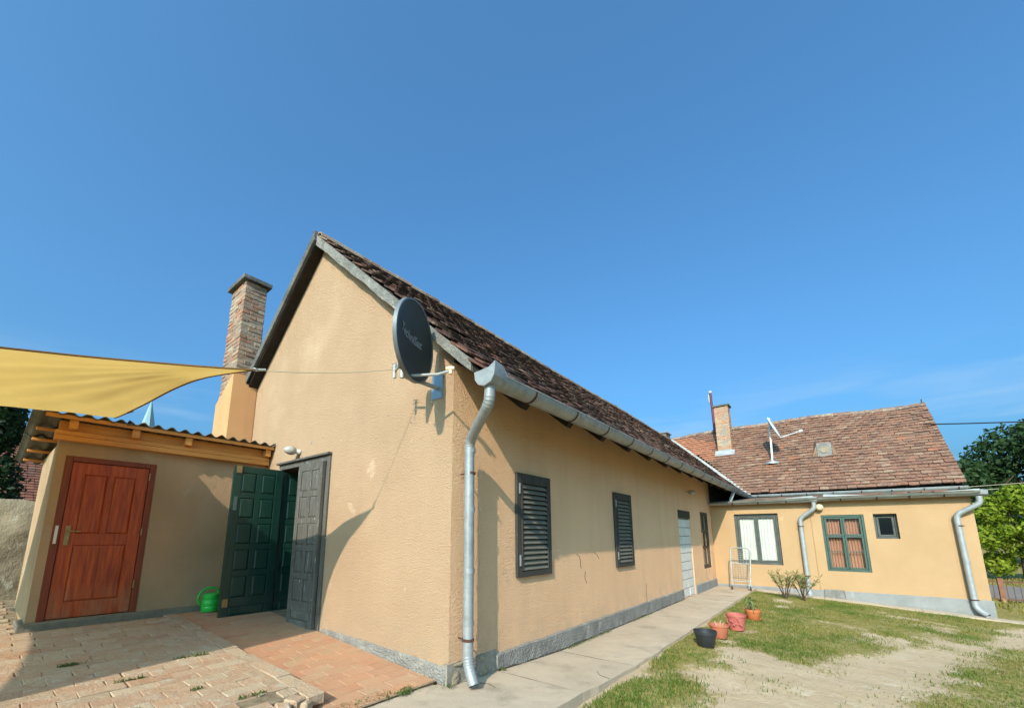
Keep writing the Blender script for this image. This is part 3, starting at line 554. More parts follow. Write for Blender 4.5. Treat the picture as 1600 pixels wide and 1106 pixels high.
T0 = axes((0, 0, 0), X, Y, Z)
plinth_strip(T0, -2.08, -.02, lambda a: oz(a) - .02, lambda a: .135 + .045 * max(0, min(1, -a / 2)) + .0, .02, 'plinth', house, .02)
plinth_strip(TL, .66, 7.3, lambda a: pz(a) + .012 + .02 * max(0, fbm(a * 2, 5)), lambda a: .115, .028, 'plinth', house, .03)
plinth_strip(TL, 8.42, 10.68, lambda a: pz(a) - .01, lambda a: .105, .022, 'wing_plinth', house, .012)
# crumbled corner: rubble showing where the plinth has fallen away
M(TL).box(-.018, .66, -.006, .05, -.12, .155).build('bare_mortar', 'mortar', house)
for (a, z, l, h) in ((.09, .02, .14, .15), (.26, -.03, .17, .08), (.29, .07, .20, .09), (.48, .0, .16, .12), (.6, -.05, .16, .06), (.47, .11, .14, .06), (.13, .135, .2, .05), (.36, .135, .16, .04)):
    bm = bmesh.new(); bmesh.ops.create_icosphere(bm, subdivisions=2, radius=.5)
    for v in bm.verts: v.co = V((v.co.x * .034, v.co.y * l, v.co.z * h)) + V((fbm(v.co.x * 3 + a * 9, v.co.y * 3, v.co.z * 3) * .012, fbm(v.co.y * 3, a * 7, v.co.z * 2) * .02, fbm(v.co.z * 4, a * 5) * .015))
    me = bpy.data.meshes.new('stone'); bm.to_mesh(me); bm.free(); me.materials.append(MT['stone'])
    inst('stone', me, house, Matrix.Translation((-.001, a, z)))
for pts in ([(2.42, 1.02), (2.50, .99), (2.53, .93), (2.52, .87), (2.55, .83)], [(2.95, 1.03), (3.06, .99), (3.12, .93)], [(2.66, .78), (2.64, .70), (2.69, .62)], [(9.6, .40), (9.61, .22), (9.63, .12)], [(9.95, .41), (9.96, .25)], [(5.02, .11), (5.0, .28), (5.03, .42)]):
    M(TL).tube([(a, -.001, z) for a, z in pts], .0035, 5).build('wall_crack', 'rust' if pts[0][0] < 9 else 'dark_cement', house)
for (x, z, r_) in ((-2.72, 2.52, .022), (-2.42, 2.55, .014), (-1.02, 2.60, .012), (-.62, 2.45, .016)):
    M().lathe((x, -.001, z), [(0, .006), (r_ * .6, .005), (r_, 0)], 7, (0, -1, 0)).build('mortar_chip', 'mortar', house)
# eaves: fascia, soffit, rafter ends
for i in range(15):
    y = .42 + i * .9
    M().prism([(.003, y, rzR(0) - .25), (.50, y, rzR(.50) - .23), (.55, y, rzR(.55) - .13), (.55, y, rzR(.55) - .108), (.003, y, rzR(0) - .108)], (0, .11, 0)).build('rafter_end', 'dark_wood', house)
# dark boarding over the lean-to roof
M(TL).box(10.72, 13.85, -.022, -.003, 2.18, 2.93).build('tarred_boarding', 'dark_wood', house)

# gutters -----------------------------------------------------------
def half_gutter(p0, p1, r, m, parent, name='gutter', bead=True, bulge=0):
    p0, p1 = V(p0), V(p1); d_ = (p1 - p0).normalized(); s_ = d_.cross(Z).normalized(); u_ = s_.cross(d_)
    mm = M(); n = 12; vs = []
    for p in (p0, p1):
        for rr in (r, r - .006):
            for k in range(n + 1): a = PI + PI * k / n; vs.append(p + s_ * rr * math.cos(a) + u_ * rr * math.sin(a))
    k1 = n + 1
    mm.add(vs, [(k, k + 1, 2 * k1 + k + 1, 2 * k1 + k) for k in range(n)] + [(k1 + k, k1 + k + 1, 3 * k1 + k + 1, 3 * k1 + k) for k in range(n)] +
           [(0, k1, 3 * k1, 2 * k1), (n, k1 + n, 3 * k1 + n, 2 * k1 + n)])
    if bead:
        for sg in (-1, 1): mm.tube([p0 + s_ * r * sg, p1 + s_ * r * sg], .009, 6)
    return mm.build(name, m, parent, auto=40)
def strap(p, d_, r, m, parent):
    d_ = V(d_).normalized(); s_ = d_.cross(Z).normalized(); u_ = s_.cross(d_); n = 12; vs = []
    for q in (-.014, .014):
        for rr in (r + .002, r + .006):
            for k in range(n + 1): a = PI + PI * k / n; vs.append(V(p) + d_ * q + s_ * rr * math.cos(a) + u_ * rr * math.sin(a))
    k1 = n + 1; mm = M(); mm.add(vs, [(k1 + k, k1 + k + 1, 3 * k1 + k + 1, 3 * k1 + k) for k in range(n)] + [(k, k + 1, k1 + k + 1, k1 + k) for k in range(n)] + [(2 * k1 + k, 2 * k1 + k + 1, 3 * k1 + k + 1, 3 * k1 + k) for k in range(n)])
    return mm.build('gutter_strap', m, parent)
GX, GZ, GR, GY = .60, 2.611, .095, -.24
g = half_gutter((GX, GY + .12, GZ), (GX, 13.95, GZ), GR, 'zinc', house)
for i in range(16): strap((GX, .42 + i * .83, GZ), Y, GR, 'rust', g)
for y in (1.35, 3.75, 6.2, 8.7, 11.2): half_gutter((GX, y, GZ), (GX, y + .07, GZ), GR + .004, 'zinc', g, 'gutter_joint', False)
# end piece with pointed splash guard
prof = [(GX - .115, .03), (GX - .105, -.04), (GX - .07, -.088), (GX, -.11), (GX + .07, -.088), (GX + .105, -.035), (GX + .115, .03), (GX + .116, .085), (GX + .05, .045), (GX - .05, .035)]
m_ = M(); m_.prism([(x, GY - .005, GZ + z) for x, z in prof], (0, .012, 0))
ring = prof[:8]; vs = []
for q, y in enumerate((GY + .006, GY + .12, GY + .20)):
    f = (0, .25, 1)[q]
    for k, (x, z) in enumerate(ring):
        if k < 7: a = V((x, y, GZ + z)); t = PI + PI * k / 6; b_ = V((GX + (GR + .004) * math.cos(t), y, GZ + (GR + .004) * math.sin(t)))
        else: a = V((x, y, GZ + z)); b_ = V((GX + GR + .004, y, GZ + .012))
        vs.append(a.lerp(b_, f))
m_.add(vs, [(r_ * 8 + k, r_ * 8 + k + 1, (r_ + 1) * 8 + k + 1, (r_ + 1) * 8 + k) for r_ in range(2) for k in range(7)])
m_.build('gutter_end_piece', 'zinc', g, auto=25)
def corrug(p, d_, n, pitch, r, mm):
    for i in range(n): q = V(p) + V(d_).normalized() * i * pitch; mm.tube([q - V(d_).normalized() * pitch * .3, q, q + V(d_).normalized() * pitch * .3], [r * .97, r * 1.09, r * .97], 14, False)
def bend(pts, k=7):
    """round each inner corner of a polyline"""
    pts = [V(p) for p in pts]; out = [pts[0]]
    for i in range(1, len(pts) - 1):
        a, b_, c = pts[i - 1], pts[i], pts[i + 1]; r_ = min(.09, (a - b_).length * .45, (c - b_).length * .45); p, q = b_ + (a - b_).normalized() * r_, b_ + (c - b_).normalized() * r_
        for t in range(k + 1): t /= k; out.append(p * (1 - t) ** 2 + b_ * 2 * t * (1 - t) + q * t * t)
    return out + [pts[-1]]
def downpipe(pts, r, m, parent, collars=(), clamps=(), ribs=True):
    bp = bend(pts); mm = M(); mm.tube(bp, r, 16, False); mm.tube(bp, r - .005, 16, False)
    o = mm.build('downpipe', m, parent, smooth=True)
    if ribs:
        for i in range(1, len(pts) - 1):
            rb = M()
            a, b_, c = V(pts[i - 1]), V(pts[i]), V(pts[i + 1]); r_ = min(.09, (a - b_).length * .45, (c - b_).length * .45); p, q = b_ + (a - b_).normalized() * r_, b_ + (c - b_).normalized() * r_
            for t in (.1, .3, .5, .7, .9): x = p * (1 - t) ** 2 + b_ * 2 * t * (1 - t) + q * t * t; dd = ((b_ - p) * (1 - t) + (q - b_) * t).normalized(); rb.tube([x - dd * .007, x, x + dd * .007], [r, r * 1.08, r], 16, False)
            if rb.v: rb.build('elbow_ribs', m, o, smooth=True)
    for z in collars: M().tube([(pts[-2][0], pts[-2][1], z - .022), (pts[-2][0], pts[-2][1], z + .022)], r + .004, 16).build('pipe_collar', m, o, auto=40)
    for z in clamps:
        x, y = pts[-2][0], pts[-2][1]; mm = M(); mm.tube([(x, y, z - .012), (x, y, z + .012)], r + .006, 16, True)
        mm.tube([(x, y, z), (x - (.12 if m == 'zinc' else 0), y + (0 if m == 'zinc' else .12), z)], .007, 6); mm.tube([(x - r - .025, y - r * .2, z), (x + r + .025, y - r * .2, z)], .006, 6); mm.build('pipe_clamp', 'rust', o, auto=40)
    return o
downpipe([(GX, -.17, 2.52), (.59, -.165, 2.37), (.13, .10, 2.15), (.13, .11, .155), (.225, .085, .01)], .047, 'zinc', house, (2.06, 1.50, .95, .5), (1.84, .36))

# doorway -------------------------------------------------------------
m_ = M(); m_.box(DX0, DX0 + .045, -.02, .03, .13, DZ1); m_.box(DX1 - .075, DX1, -.025, .12, .13, DZ1); m_.box(DX0 + .046, DX1 - .076, -.02, .12, DZ1 - .075, DZ1)
m_.box(DX0 - .05, DX1 + .01, -.06, -.001, DZ1 + .001, DZ1 + .03)
m_.build('door_frame', 'old_door', house, bevel=.004)
M().box(DX0 + .071, DX1 - .076, -.015, .6, .10, .148).build('threshold', 'grey_wood', house)
def panel_door(T, W, H, t, cols, rows, m, parent, label=None, name='door', mp_=None, raised=.010):
    """panelled leaf: u across, v = outward normal, w up; frame of stiles and rails with sunk raised panels"""
    f = M(T); us = [0] + [x for c in cols for x in c] + [W]
    zs = sorted(rows); us_b = [(0, cols[0][0])] + [(cols[i][1], cols[i + 1][0]) for i in range(len(cols) - 1)] + [(cols[-1][1], W)]
    f.box(0, cols[0][0], 0, t, 0, H); f.box(cols[-1][1], W, 0, t, 0, H)
    z = 0
    for r0, r1, full in zs + [(H, H, False)]:
        f.box(cols[0][0] + .0005, cols[-1][1] - .0005, .0005, t - .0005, z, r0)
        if r1 > r0 and not full:
            for i in range(len(cols) - 1): f.box(cols[i][1], cols[i + 1][0], .001, t - .001, r0, r1)
        z = r1
    o = f.build(name, m, parent, bevel=.003, label=label)
    for r0, r1, full in zs:
        for c0, c1 in ([(cols[0][0], cols[-1][1])] if full else cols):
            p = M(T)
            for sgn in (0, 1):
                e = .022; a, b_, q = (t * .72, t * .98, 1) if sgn else (t * .28, t * .02, -1)
                p.add([(c0, a, r0), (c1, a, r0), (c1, a, r1), (c0, a, r1), (c0 + e, b_, r0 + e), (c1 - e, b_, r0 + e), (c1 - e, b_, r1 - e), (c0 + e, b_, r1 - e)],
                      [(0, 1, 5, 4), (1, 2, 6, 5), (2, 3, 7, 6), (3, 0, 4, 7), (4, 5, 6, 7)])
            p.build('panel', mp_ or m, o)
    return o
LH = 2.04; rows = [(.075, .19, True)] + [(.30 + i * .345, .30 + i * .345 + .27, False) for i in range(5)]
cols = [(.10, .29), (.36, .55)]
green = panel_door(axes((-3.50, -.012, .155), (-.0, -1, 0), X, Z), .655, LH, .045, cols, rows, 'green_door', house, 'dark green panelled door leaf swung fully open')
for z in (.23, 1.98): M(axes((-3.50, -.012, .155), (-.0, -1, 0), X, Z)).box(.565, .63, .046, .056, z - .04, z + .06).build('bolt_plate', 'brass', green)
M(axes((-3.50, -.012, .155), -Y, X, Z)).box(.585, .625, .046, .052, 1.43, 1.62).build('lock_plate', 'green_frame', green)
grey = panel_door(axes((-2.24, -.03, .15), (-1, -.06, 0), (-.06, -1, 0) and V((.06, -1, 0)), Z), .565, LH + .01, .045, [(.07, .245), (.31, .485)], rows, 'old_door', house, 'weathered dark grey door leaf standing nearly closed')
inner = panel_door(axes((-3.53, .035, .155), (.06, 1, 0), (1, -.06, 0), Z), .62, LH - .01, .04, [(.06, .235), (.36, .535)], rows, 'green_door', house, 'green inner door leaf opened into the dark hall')
for z in (.3, 1.1, 1.85): M().tube([(-3.515, -.02, z), (-3.515, -.02, z + .12)], .012, 8).build('hinge', 'rust', green)

# shutters --------------------------------------------------------------
def shutter(y0, y1, z0, z1):
    m_ = M(TL); fw = .075; d_ = -.036
    m_.box(y0, y0 + fw, d_, -.002, z0, z1); m_.box(y1 - fw, y1, d_, -.002, z0, z1); m_.box(y0 + fw, y1 - fw, d_, -.002, z1 - .115, z1); m_.box(y0 + fw, y1 - fw, d_, -.002, z0, z0 + .06)
    m_.box(y0 + fw + .006, y0 + fw + .03, d_ - .008, d_ + .01, z0 + .065, z1 - .12); m_.box(y1 - fw - .022, y1 - fw - .006, d_ - .008, d_ + .01, z0 + .065, z1 - .12)
    o = m_.build('louvred_shutter', 'grey_wood', house, bevel=.004)
    M(TL).box(y0 + fw, y1 - fw, -.008, -.003, z0 + .06, z1 - .115).build('back_board', 'dark_wood', o)
    n = 17; hh = (z1 - .12 - z0 - .065) / n
    for i in range(n):
        zc = z0 + .065 + hh * (i + .5); s_ = M(TL); s_.prism([(y0 + fw + .031, -.009, zc + hh * .42), (y0 + fw + .031, -.040, zc - hh * .26), (y0 + fw + .031, -.040, zc - hh * .42), (y0 + fw + .031, -.009, zc + hh * .24)], (y1 - y0 - 2 * fw - .054, 0, random.uniform(-.003, .003)))
        s_.build('slat', 'shutter', o)
    for z in (z0 + .12, z1 - .24): M(TL).box(y0 + .035, y0 + .055, d_ - .012, d_ - .001, z, z + .12).build('hinge', 'zinc', o)
    return o
shutter(1.007, 1.727, .816, 1.97); shutter(3.711, 4.446, .776, 1.967)
# blocked doorway -----------------------------------------------------------
b0, b1, bz0, bz1 = BLK
M(TL).box(b0, b1, .05, .25, -.1, 1.87).build('block_mortar', 'mortar', house)
M(TL).box(b0 + .004, b1 - .004, -.004, .2, 1.70, 1.866).build('lintel', 'grey_wood', house, bevel=.006)
z = -.095; hs = [.235] + [.19] * 8; i = 0
while z < 1.66:
    h = .195; h = min(h, 1.69 - z); cut = b0 + (.50 if i % 2 else .60) + random.uniform(-.04, .04)
    for a, b_ in ((b0, cut), (cut, b1)):
        mm = M(TL); mm.box(a + .006, b_ - .006, .018 + random.uniform(-.006, .006), .2, z + .006, z + h - .006); mm.build('block', 'block', house, bevel=.006)
    z += h; i += 1
# casement windows ------------------------------------------------------------
def window(T, a0, a1, z0, z1, parent, fm, cols, rows, rec, fw=.055, sash=.04, curtain=None, sill=False, label=None):
    """T: u across, v inward, w up. cols/rows: pane fractions"""
    f = M(T); f.box(a0, a0 + fw, rec, rec + .07, z0, z1); f.box(a1 - fw, a1, rec, rec + .07, z0, z1); f.box(a0 + fw, a1 - fw, rec, rec + .07, z0, z0 + fw); f.box(a0 + fw, a1 - fw, rec, rec + .07, z1 - fw, z1)
    o = f.build('window', fm, parent, bevel=.004, label=label)
    A0, A1, B0, B1 = a0 + fw + .004, a1 - fw - .004, z0 + fw + .004, z1 - fw - .004
    ub = [A0 + (A1 - A0) * c for c in cols]; zb = [B0 + (B1 - B0) * r_ for r_ in rows]
    for i in range(len(ub) - 1):
        for j in range(len(zb) - 1):
            u0, u1, w0, w1 = ub[i] + .003, ub[i + 1] - .003, zb[j] + .003, zb[j + 1] - .003; s_ = M(T); r0, r1 = rec + .008, rec + .052
            s_.box(u0, u0 + sash, r0, r1, w0, w1); s_.box(u1 - sash, u1, r0, r1, w0, w1); s_.box(u0 + sash, u1 - sash, r0, r1, w0, w0 + sash); s_.box(u0 + sash, u1 - sash, r0, r1, w1 - sash, w1)
            s_.build('sash', fm, o, bevel=.003); M(T).box(u0 + sash - .004, u1 - sash + .004, rec + .028, rec + .032, w0 + sash - .004, w1 - sash + .004).build('pane', 'glass', o)
    if curtain:
        cm, drops = curtain
        for (c0, c1, ph) in drops:
            n = 44; vs = []; wv = .3 if cm == 'white_curtain' else 1
            for k in range(n + 1):
                u = A0 + (A1 - A0) * (c0 + (c1 - c0) * k / n)
                for q in range(9):
                    w_ = B1 + .02 - (B1 - B0 + .04) * q / 8; vs.append((u + .02 * math.sin(q * .6 + ph) * (k / n), rec + (.075 if wv < 1 else .12) + wv * .022 * math.sin(k * .85 + ph + .12 * q) + .012 * fbm(k * .2 + q * .1, q * .4, ph), w_))
            mm = M(T); mm.add(vs, [(k * 9 + q, k * 9 + q + 1, (k + 1) * 9 + q + 1, (k + 1) * 9 + q) for k in range(n) for q in range(8)]); mm.build('curtain', cm, o, smooth=True)
    return o
window(TL, *W3, house, 'brown_frame', [0, .5, 1], [0, .36, .67, 1], .01, .05, .035, ('white_curtain', [(0, .3, 0), (.7, 1, 2)]))

# chimney -----------------------------------------------------------------------
CX0, CX1, CY0, CY1 = -5.45, -4.80, -.37, -.006
m_ = M(); m_.prism([(CX0 - .02, CY0 - .03, .1), (CX1 + .02, CY0 - .03, .1), (CX1 + .02, CY0 - .03, 3.95), (CX0 - .02, CY0 - .03, 3.52)], (0, -CY0 + .025, 0)).build('chimney_base', 'orange_plaster', house, bevel=.006)
ch = M().box(CX0 + .012, CX1 - .012, CY0 + .012, CY1, 2.7, 5.70).build('chimney', 'mortar', house)
BC = {}
def cbrick(x0, x1, y0, y1, z, h, par, m, jit=.005):
    l, d_ = x1 - x0 - .011, y1 - y0 - .011; key = (round(l, 2), round(d_, 2), m, random.randrange(3))
    if key not in BC: BC[key] = worn_brick(l, d_, h - .012, len(BC), .006, .006); BC[key].materials.append(MT[m])
    inst('brick', BC[key], par, Matrix.Translation(((x0 + x1) / 2 + random.uniform(-jit, jit), (y0 + y1) / 2 + random.uniform(-jit, jit), z + h / 2)) @ Matrix.Rotation(random.uniform(-.02, .02), 4, 'Z'))
z = 3.46; i = 0
while z < 5.64:
    h = .077
    if i % 2:
        for a, b_ in ((CX0, CX0 + .15), (CX0 + .15, CX0 + .40), (CX0 + .40, CX1)): cbrick(a, b_, CY0, CY0 + .12, z, h, ch, 'brick')
        cbrick(CX1 - .12, CX1, CY0 + .12, CY1, z, h, ch, 'brick')
    else:
        for a, b_ in ((CX0, CX0 + .27), (CX0 + .27, CX1 - .12)): cbrick(a, b_, CY0, CY0 + .12, z, h, ch, 'brick')
        cbrick(CX1 - .12, CX1, CY0, CY0 + .25, z, h, ch, 'brick'); cbrick(CX1 - .12, CX1, CY0 + .25, CY1, z, h, ch, 'brick')
    z += h; i += 1
M().box(CX0 - .06, CX1 + .06, CY0 - .06, CY1 + .06, z + .003, z + .085).build('chimney_cap', 'dark_cement', ch, bevel=.012)
# two more stacks whose tops show over the far end of the ridge
c2 = M().box(-3.42, -2.72, 16.6, 17.2, 4.6, 5.90).build('rendered_chimney', 'shed_plinth', house, label='low greenish grey chimney stack at the far end of the ridge', bevel=.01)
M().box(-3.48, -2.66, 16.54, 17.26, 5.90, 5.95).build('chimney_cap', 'cement', c2)
c3 = M().box(-3.15, -2.95, 11.3, 11.6, 5.0, 5.90).build('flue', 'dark_cement', house); M().box(-3.2, -2.9, 11.25, 11.65, 5.9, 5.94).build('flue_cap', 'dark_cement', c3)

# ------------------------------------------------------------------ the wing across the yard
wing = thing('house_wing', (2.6, 14, -.3), 'cream house wing across the yard with reddish brown tiled roof and two grey gutters', 'house')
WL = 10.7; TW = axes((0, WL, 0), X, Y, Z)
W4 = (.585, 1.606, .528, 1.876); W5 = (2.499, 3.309, .439, 1.795); W6 = (3.474, 3.883, 1.221, 1.798)
m_ = M(); wall_panel(m_, TW, .003, 5.075, -.6, 2.22, [W4, W5, W6], 0, .3); m_.build('front_wall', 'wing_plaster', wing)
M().box(4.8, 5.075, WL + .301, 14.4, -.6, 2.2).build('side_wall', 'wing_plaster', wing)
M().box(.34, 4.79, 12.6, 12.7, -.6, 2.3).build('room_wall', 'room', wing); M().box(.34, 4.79, WL + .31, 12.6, -.35, -.3).build('room_floor', 'dark_wood', wing)
m_ = M(); m_.box(-5.6, 5.25, 14.55, 14.8, -.6, 2.5); m_.box(-5.6, 5.25, 20, 20.3, -.6, 2.72); m_.build('body_wall', 'wing_plaster', wing)
M().prism([(5.0, 14.82, -.6), (5.0, 20.3, -.6), (5.0, 20.3, 2.75), (5.0, 17.52, 5.60), (5.0, 14.82, 3.0)], (.25, 0, 0)).build('end_gable', 'wing_plaster', wing)
RY = 17.52; zr = wz(RY)
M().box(-5, 5.4, 14.3, 14.34, 2.4, 2.72).build('eave_board', 'dark_wood', wing)
M().prism([(-6, WY0 + .05, WZ0 - .08), (-6, RY, zr - .10), (-6, 20.8, WZ0 - .1), (-6, 20.8, WZ0 - .2), (-6, RY, zr - .22), (-6, WY0 + .05, WZ0 - .18)], (11.6, 0, 0)).build('roof_deck', 'dark_wood', wing)
m_ = M(); m_.prism([(-6, RY - .08, zr - .07), (-6, RY, zr - .03), (-6, RY + .08, zr - .07)], (11.6, 0, 0)); wroof = m_.build('roof', 'cement', wing)
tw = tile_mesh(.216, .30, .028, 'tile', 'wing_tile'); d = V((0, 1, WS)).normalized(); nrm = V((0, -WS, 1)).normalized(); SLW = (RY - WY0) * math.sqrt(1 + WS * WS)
cand = []; s0 = -.04; r = 0; newt = []
while s0 < SLW - .06:
    x = 5.55 + (.112 if r % 2 else 0)
    p0 = V((0, WY0, WZ0)) + d * s0
    while x > -3.6:
        lim = EX - (p0.z - EZ) / RS
        if x < lim + .02: break
        sag = .05 * math.sin(x * .75 + .6) * (s0 / SLW) - .03 * (s0 / SLW) * math.sin(x * 1.7) + .02 * fbm(x * .5, s0 * .6)
        q = V((x + random.uniform(-.007, .007), p0.y, p0.z)) + d * random.uniform(-.014, .014) + nrm * (sag + .020 + random.uniform(0, .012)); tilt = .12 + random.uniform(-.03, .05)
        dd = (d * math.cos(tilt) - nrm * math.sin(tilt)).normalized(); nn = (nrm * math.cos(tilt) + d * math.sin(tilt)).normalized()
        Rm = Matrix((dd.cross(nn).to_tuple(), dd.to_tuple(), nn.to_tuple())).transposed().to_4x4()
        half = x > 5.6
        if half: q.x = 5.606
        mw = Matrix.Translation(q) @ Rm @ Matrix.Rotation(random.uniform(-.03, .03), 4, 'Z') @ Matrix.Diagonal((.5 if half else 1, 1, 1, 1))
        (newt if (x < -.40 - .3 * (1 - s0 / SLW) and s0 > 2.1 and x - lim < 1.15 - .3 * math.sin(s0 * 5)) or random.random() < .006 else cand).append(mw)
        x -= .225
    s0 += .164; r += 1
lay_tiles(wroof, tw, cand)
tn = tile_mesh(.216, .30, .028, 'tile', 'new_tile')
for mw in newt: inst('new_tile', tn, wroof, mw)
for i in range(28):
    x0 = 5.60 - i * .345; mm = M(); a = [PI * k / 6 for k in range(7)]; ro, ri = .125, .105; sg = .05 * math.sin(x0 * .75 + .6) - .03 * math.sin(x0 * 1.7); zc = zr - .05 + sg + random.uniform(-.012, .012)
    prof = [(RY + ro * math.cos(t), zc + ro * math.sin(t)) for t in a] + [(RY + ri * math.cos(t), zc + ri * math.sin(t)) for t in reversed(a)]
    mm.prism([(x0, y, z) for y, z in prof], (-.36, 0, random.uniform(-.01, .01))).build('ridge_tile', 'ridge_tile', wroof)
M().tube([(5.58, RY, zr), (5.58, RY, zr + .16)], .015, 6).build('ridge_pin', 'rust', wing)
# lean-to roof sheet between the two gutters
M().prism([(.03, 10.42, 2.215), (.03, 14.2, 2.58), (.03, 14.2, 2.54), (.03, 10.42, 2.175)], (5.15, 0, 0)).build('lean_to_roof', 'corrugated', wing)
tl = M()
for k in range(60):
    x = random.uniform(.8, 5.0); y = random.uniform(10.5, 12.2); z = 2.215 + (y - 10.42) * .097; tl.prism([(x, y, z + .006), (x + random.uniform(.15, .3), y, z + .006), (x + .2, y + .3, z + .035), (x, y + .3, z + .035)], (0, 0, .015))
tl.build('loose_tile_scraps', 'wing_tile', wing, kind='stuff')
ug = half_gutter((.60, 14.03, 2.655), (5.64, 14.03, 2.615), .08, 'zinc_pale', wing)
for i in range(8): strap((.85 + i * .66, 14.03, 2.652 - i * .005), X, .08, 'rust', ug)
lg = half_gutter((.02, 10.52, 2.205), (2.46, 10.52, 2.19), .075, 'zinc_pale', wing)
for x in (.62, 1.22, 1.84): strap((x, 10.52, 2.20), X, .075, 'rust', lg)
rg = half_gutter((2.49, 10.52, 2.21), (5.27, 10.52, 2.20), .078, 'zinc_pale', wing)
for x in (2.93, 3.58, 4.12, 4.66): strap((x, 10.52, 2.206), X, .078, 'rust', rg)
for gg, xa, zc in ((lg, 2.30, 2.2), (rg, 5.10, 2.205)):
    prof = [(-.095, .03), (-.08, -.06), (0, -.10), (.08, -.06), (.095, .03), (.09, .06)]
    mm = M(); mm.prism([(xa + .17, 10.52 + y, zc + z) for y, z in prof], (.012, 0, 0)); vs = []
    for x, k in ((xa, .84), (xa + .168, 1)): vs += [(x, 10.52 + y * k, zc + z * k) for y, z in prof]
    mm.add(vs, [(k, k + 1, 7 + k, 6 + k) for k in range(5)]); mm.build('gutter_end_piece', 'zinc_pale', gg, auto=40)
fl = M(); fl.prism([(1.6, 10.57, 2.235), (2.4, 10.57, 2.24), (2.4, 10.57, 2.285)], (0, .012, 0)); fl.prism([(2.6, 10.57, 2.245), (3.4, 10.57, 2.245), (2.62, 10.57, 2.31)], (0, .012, 0)); fl.prism([(4.6, 10.57, 2.245), (5.2, 10.57, 2.245), (5.2, 10.57, 2.275)], (0, .012, 0)); fl.build('eave_flashing', 'zinc_pale', wing)
M().prism([(.50, 10.56, 2.19), (.58, 10.56, 2.19), (.66, 10.85, 2.52), (.58, 10.85, 2.52)], (0, .06, .01)).build('link_pipe', 'zinc_pale', wing)
downpipe([(2.40, 10.52, 2.12), (2.40, 10.53, 1.96), (2.08, 10.61, 1.72), (2.08, 10.61, -.12), (2.10, 10.54, -.2)], .05, 'zinc_pale', wing, (1.1,), (1.52, .3))
downpipe([(5.16, 10.52, 2.12), (5.16, 10.53, 1.96), (4.80, 10.61, 1.74), (4.82, 10.61, -.19), (4.95, 10.50, -.31)], .052, 'zinc_pale', wing, (.75,), (1.50, -.02))
plinth_strip(TW, .004, 2.36, lambda a: gz(a, 10.7) - .02, lambda a: -.03, .02, 'wing_plinth', wing, .01, .1)
plinth_strip(TW, 2.76, 5.1, lambda a: gz(a, 10.7) - .02, lambda a: -.02, .025, 'wing_plinth', wing, .01, .1)
M(TW).box(2.37, 2.75, -.035, -.001, -.36, -.005).build('vent_slab', 'cement', wing, bevel=.006)
window(TW, *W4, wing, 'grey_frame', [0, .5, 1], [0, 1], .07, .06, .045, ('white_curtain', [(.01, .49, 0), (.51, .99, 2)]))
window(TW, *W5, wing, 'green_frame', [0, .5, 1], [0, .635, 1], .015, .05, .038, ('peach_curtain', [(.0, .48, 1), (.52, 1, 3)]))
w5 = wing.children[-1] if False else [o for o in bpy.data.objects if o.name.startswith('window') and o.parent == wing][-1]
for a in (2.555, 2.912): M(TW).box(a + .045, a + .30, .03, .048, .90, .918).build('glazing_bar', 'green_frame', w5)
window(TW, *W6, wing, 'grey_frame', [0, 1], [0, 1], .10, .045, .04)
M(TW).tube([(2.30, -.012, 1.75), (2.31, -.012, -.02)], .007, 6).build('conduit', 'wing_plaster', wing)
# wing chimney
def stack(x0, x1, y0, y1, zb, zt, par, m):
    c = M().box(x0 + .01, x1 - .01, y0 + .01, y1 - .01, zb - .6, zt).build('chimney', 'mortar', par); z = zb - .3; i = 0
    while z < zt - .02:
        if i % 2: spans = ((x0, x0 + (x1 - x0) * .5), (x0 + (x1 - x0) * .5, x1))
        else: spans = ((x0, x0 + (x1 - x0) * .25), (x0 + (x1 - x0) * .25, x0 + (x1 - x0) * .75), (x0 + (x1 - x0) * .75, x1))
        for a, b_ in spans: cbrick(a, b_, y0, y0 + .12, z, .082, c, m)
        for a, b_ in ((y0 + .12, (y0 + y1) / 2 + .06), ((y0 + y1) / 2 + .06, y1)): cbrick(x1 - .12, x1, a, b_, z, .082, c, m); cbrick(x0, x0 + .12, a, b_, z, .082, c, m)
        z += .082; i += 1
    M().box(x0 - .05, x1 + .05, y0 - .05, y1 + .05, z + .002, z + .07).build('chimney_cap', 'dark_cement', c, bevel=.01); return c
wc = stack(-.61, -.09, 16.10, 16.60, 4.48, 6.50, wing, 'wing_brick')
M().prism([(-.70, 15.93, wz(15.93) + .05), (0.0, 15.93, wz(15.93) + .05), (0.0, 16.09, 4.70), (-.70, 16.09, 4.70)], (0, .012, .012)).build('chimney_flashing', 'zinc_pale', wc)
# roof hatch with round vent
hx, hy = 2.768, 15.60; hz = wz(hy)
hat = M().box(hx - .20, hx + .20, hy - .12, hy + .7, hz - .1, hz + .42).build('roof_vent_box', 'cement', wing, bevel=.01)
M().lathe((hx, hy - .13, hz + .18), [(.12, 0), (.12, .012), (.085, .016), (.085, .004), (.0, .004)], 18, (0, -1, 0)).build('vent_ring', 'stone', hat)
for sg in (-1, 1): M().prism([(hx + sg * .205, hy - .1, hz - .05), (hx + sg * .34, hy - .1, hz - .02), (hx + sg * .205, hy - .1, hz + .36)], (0, .5, .3)).build('vent_cheek', 'wing_tile', hat)

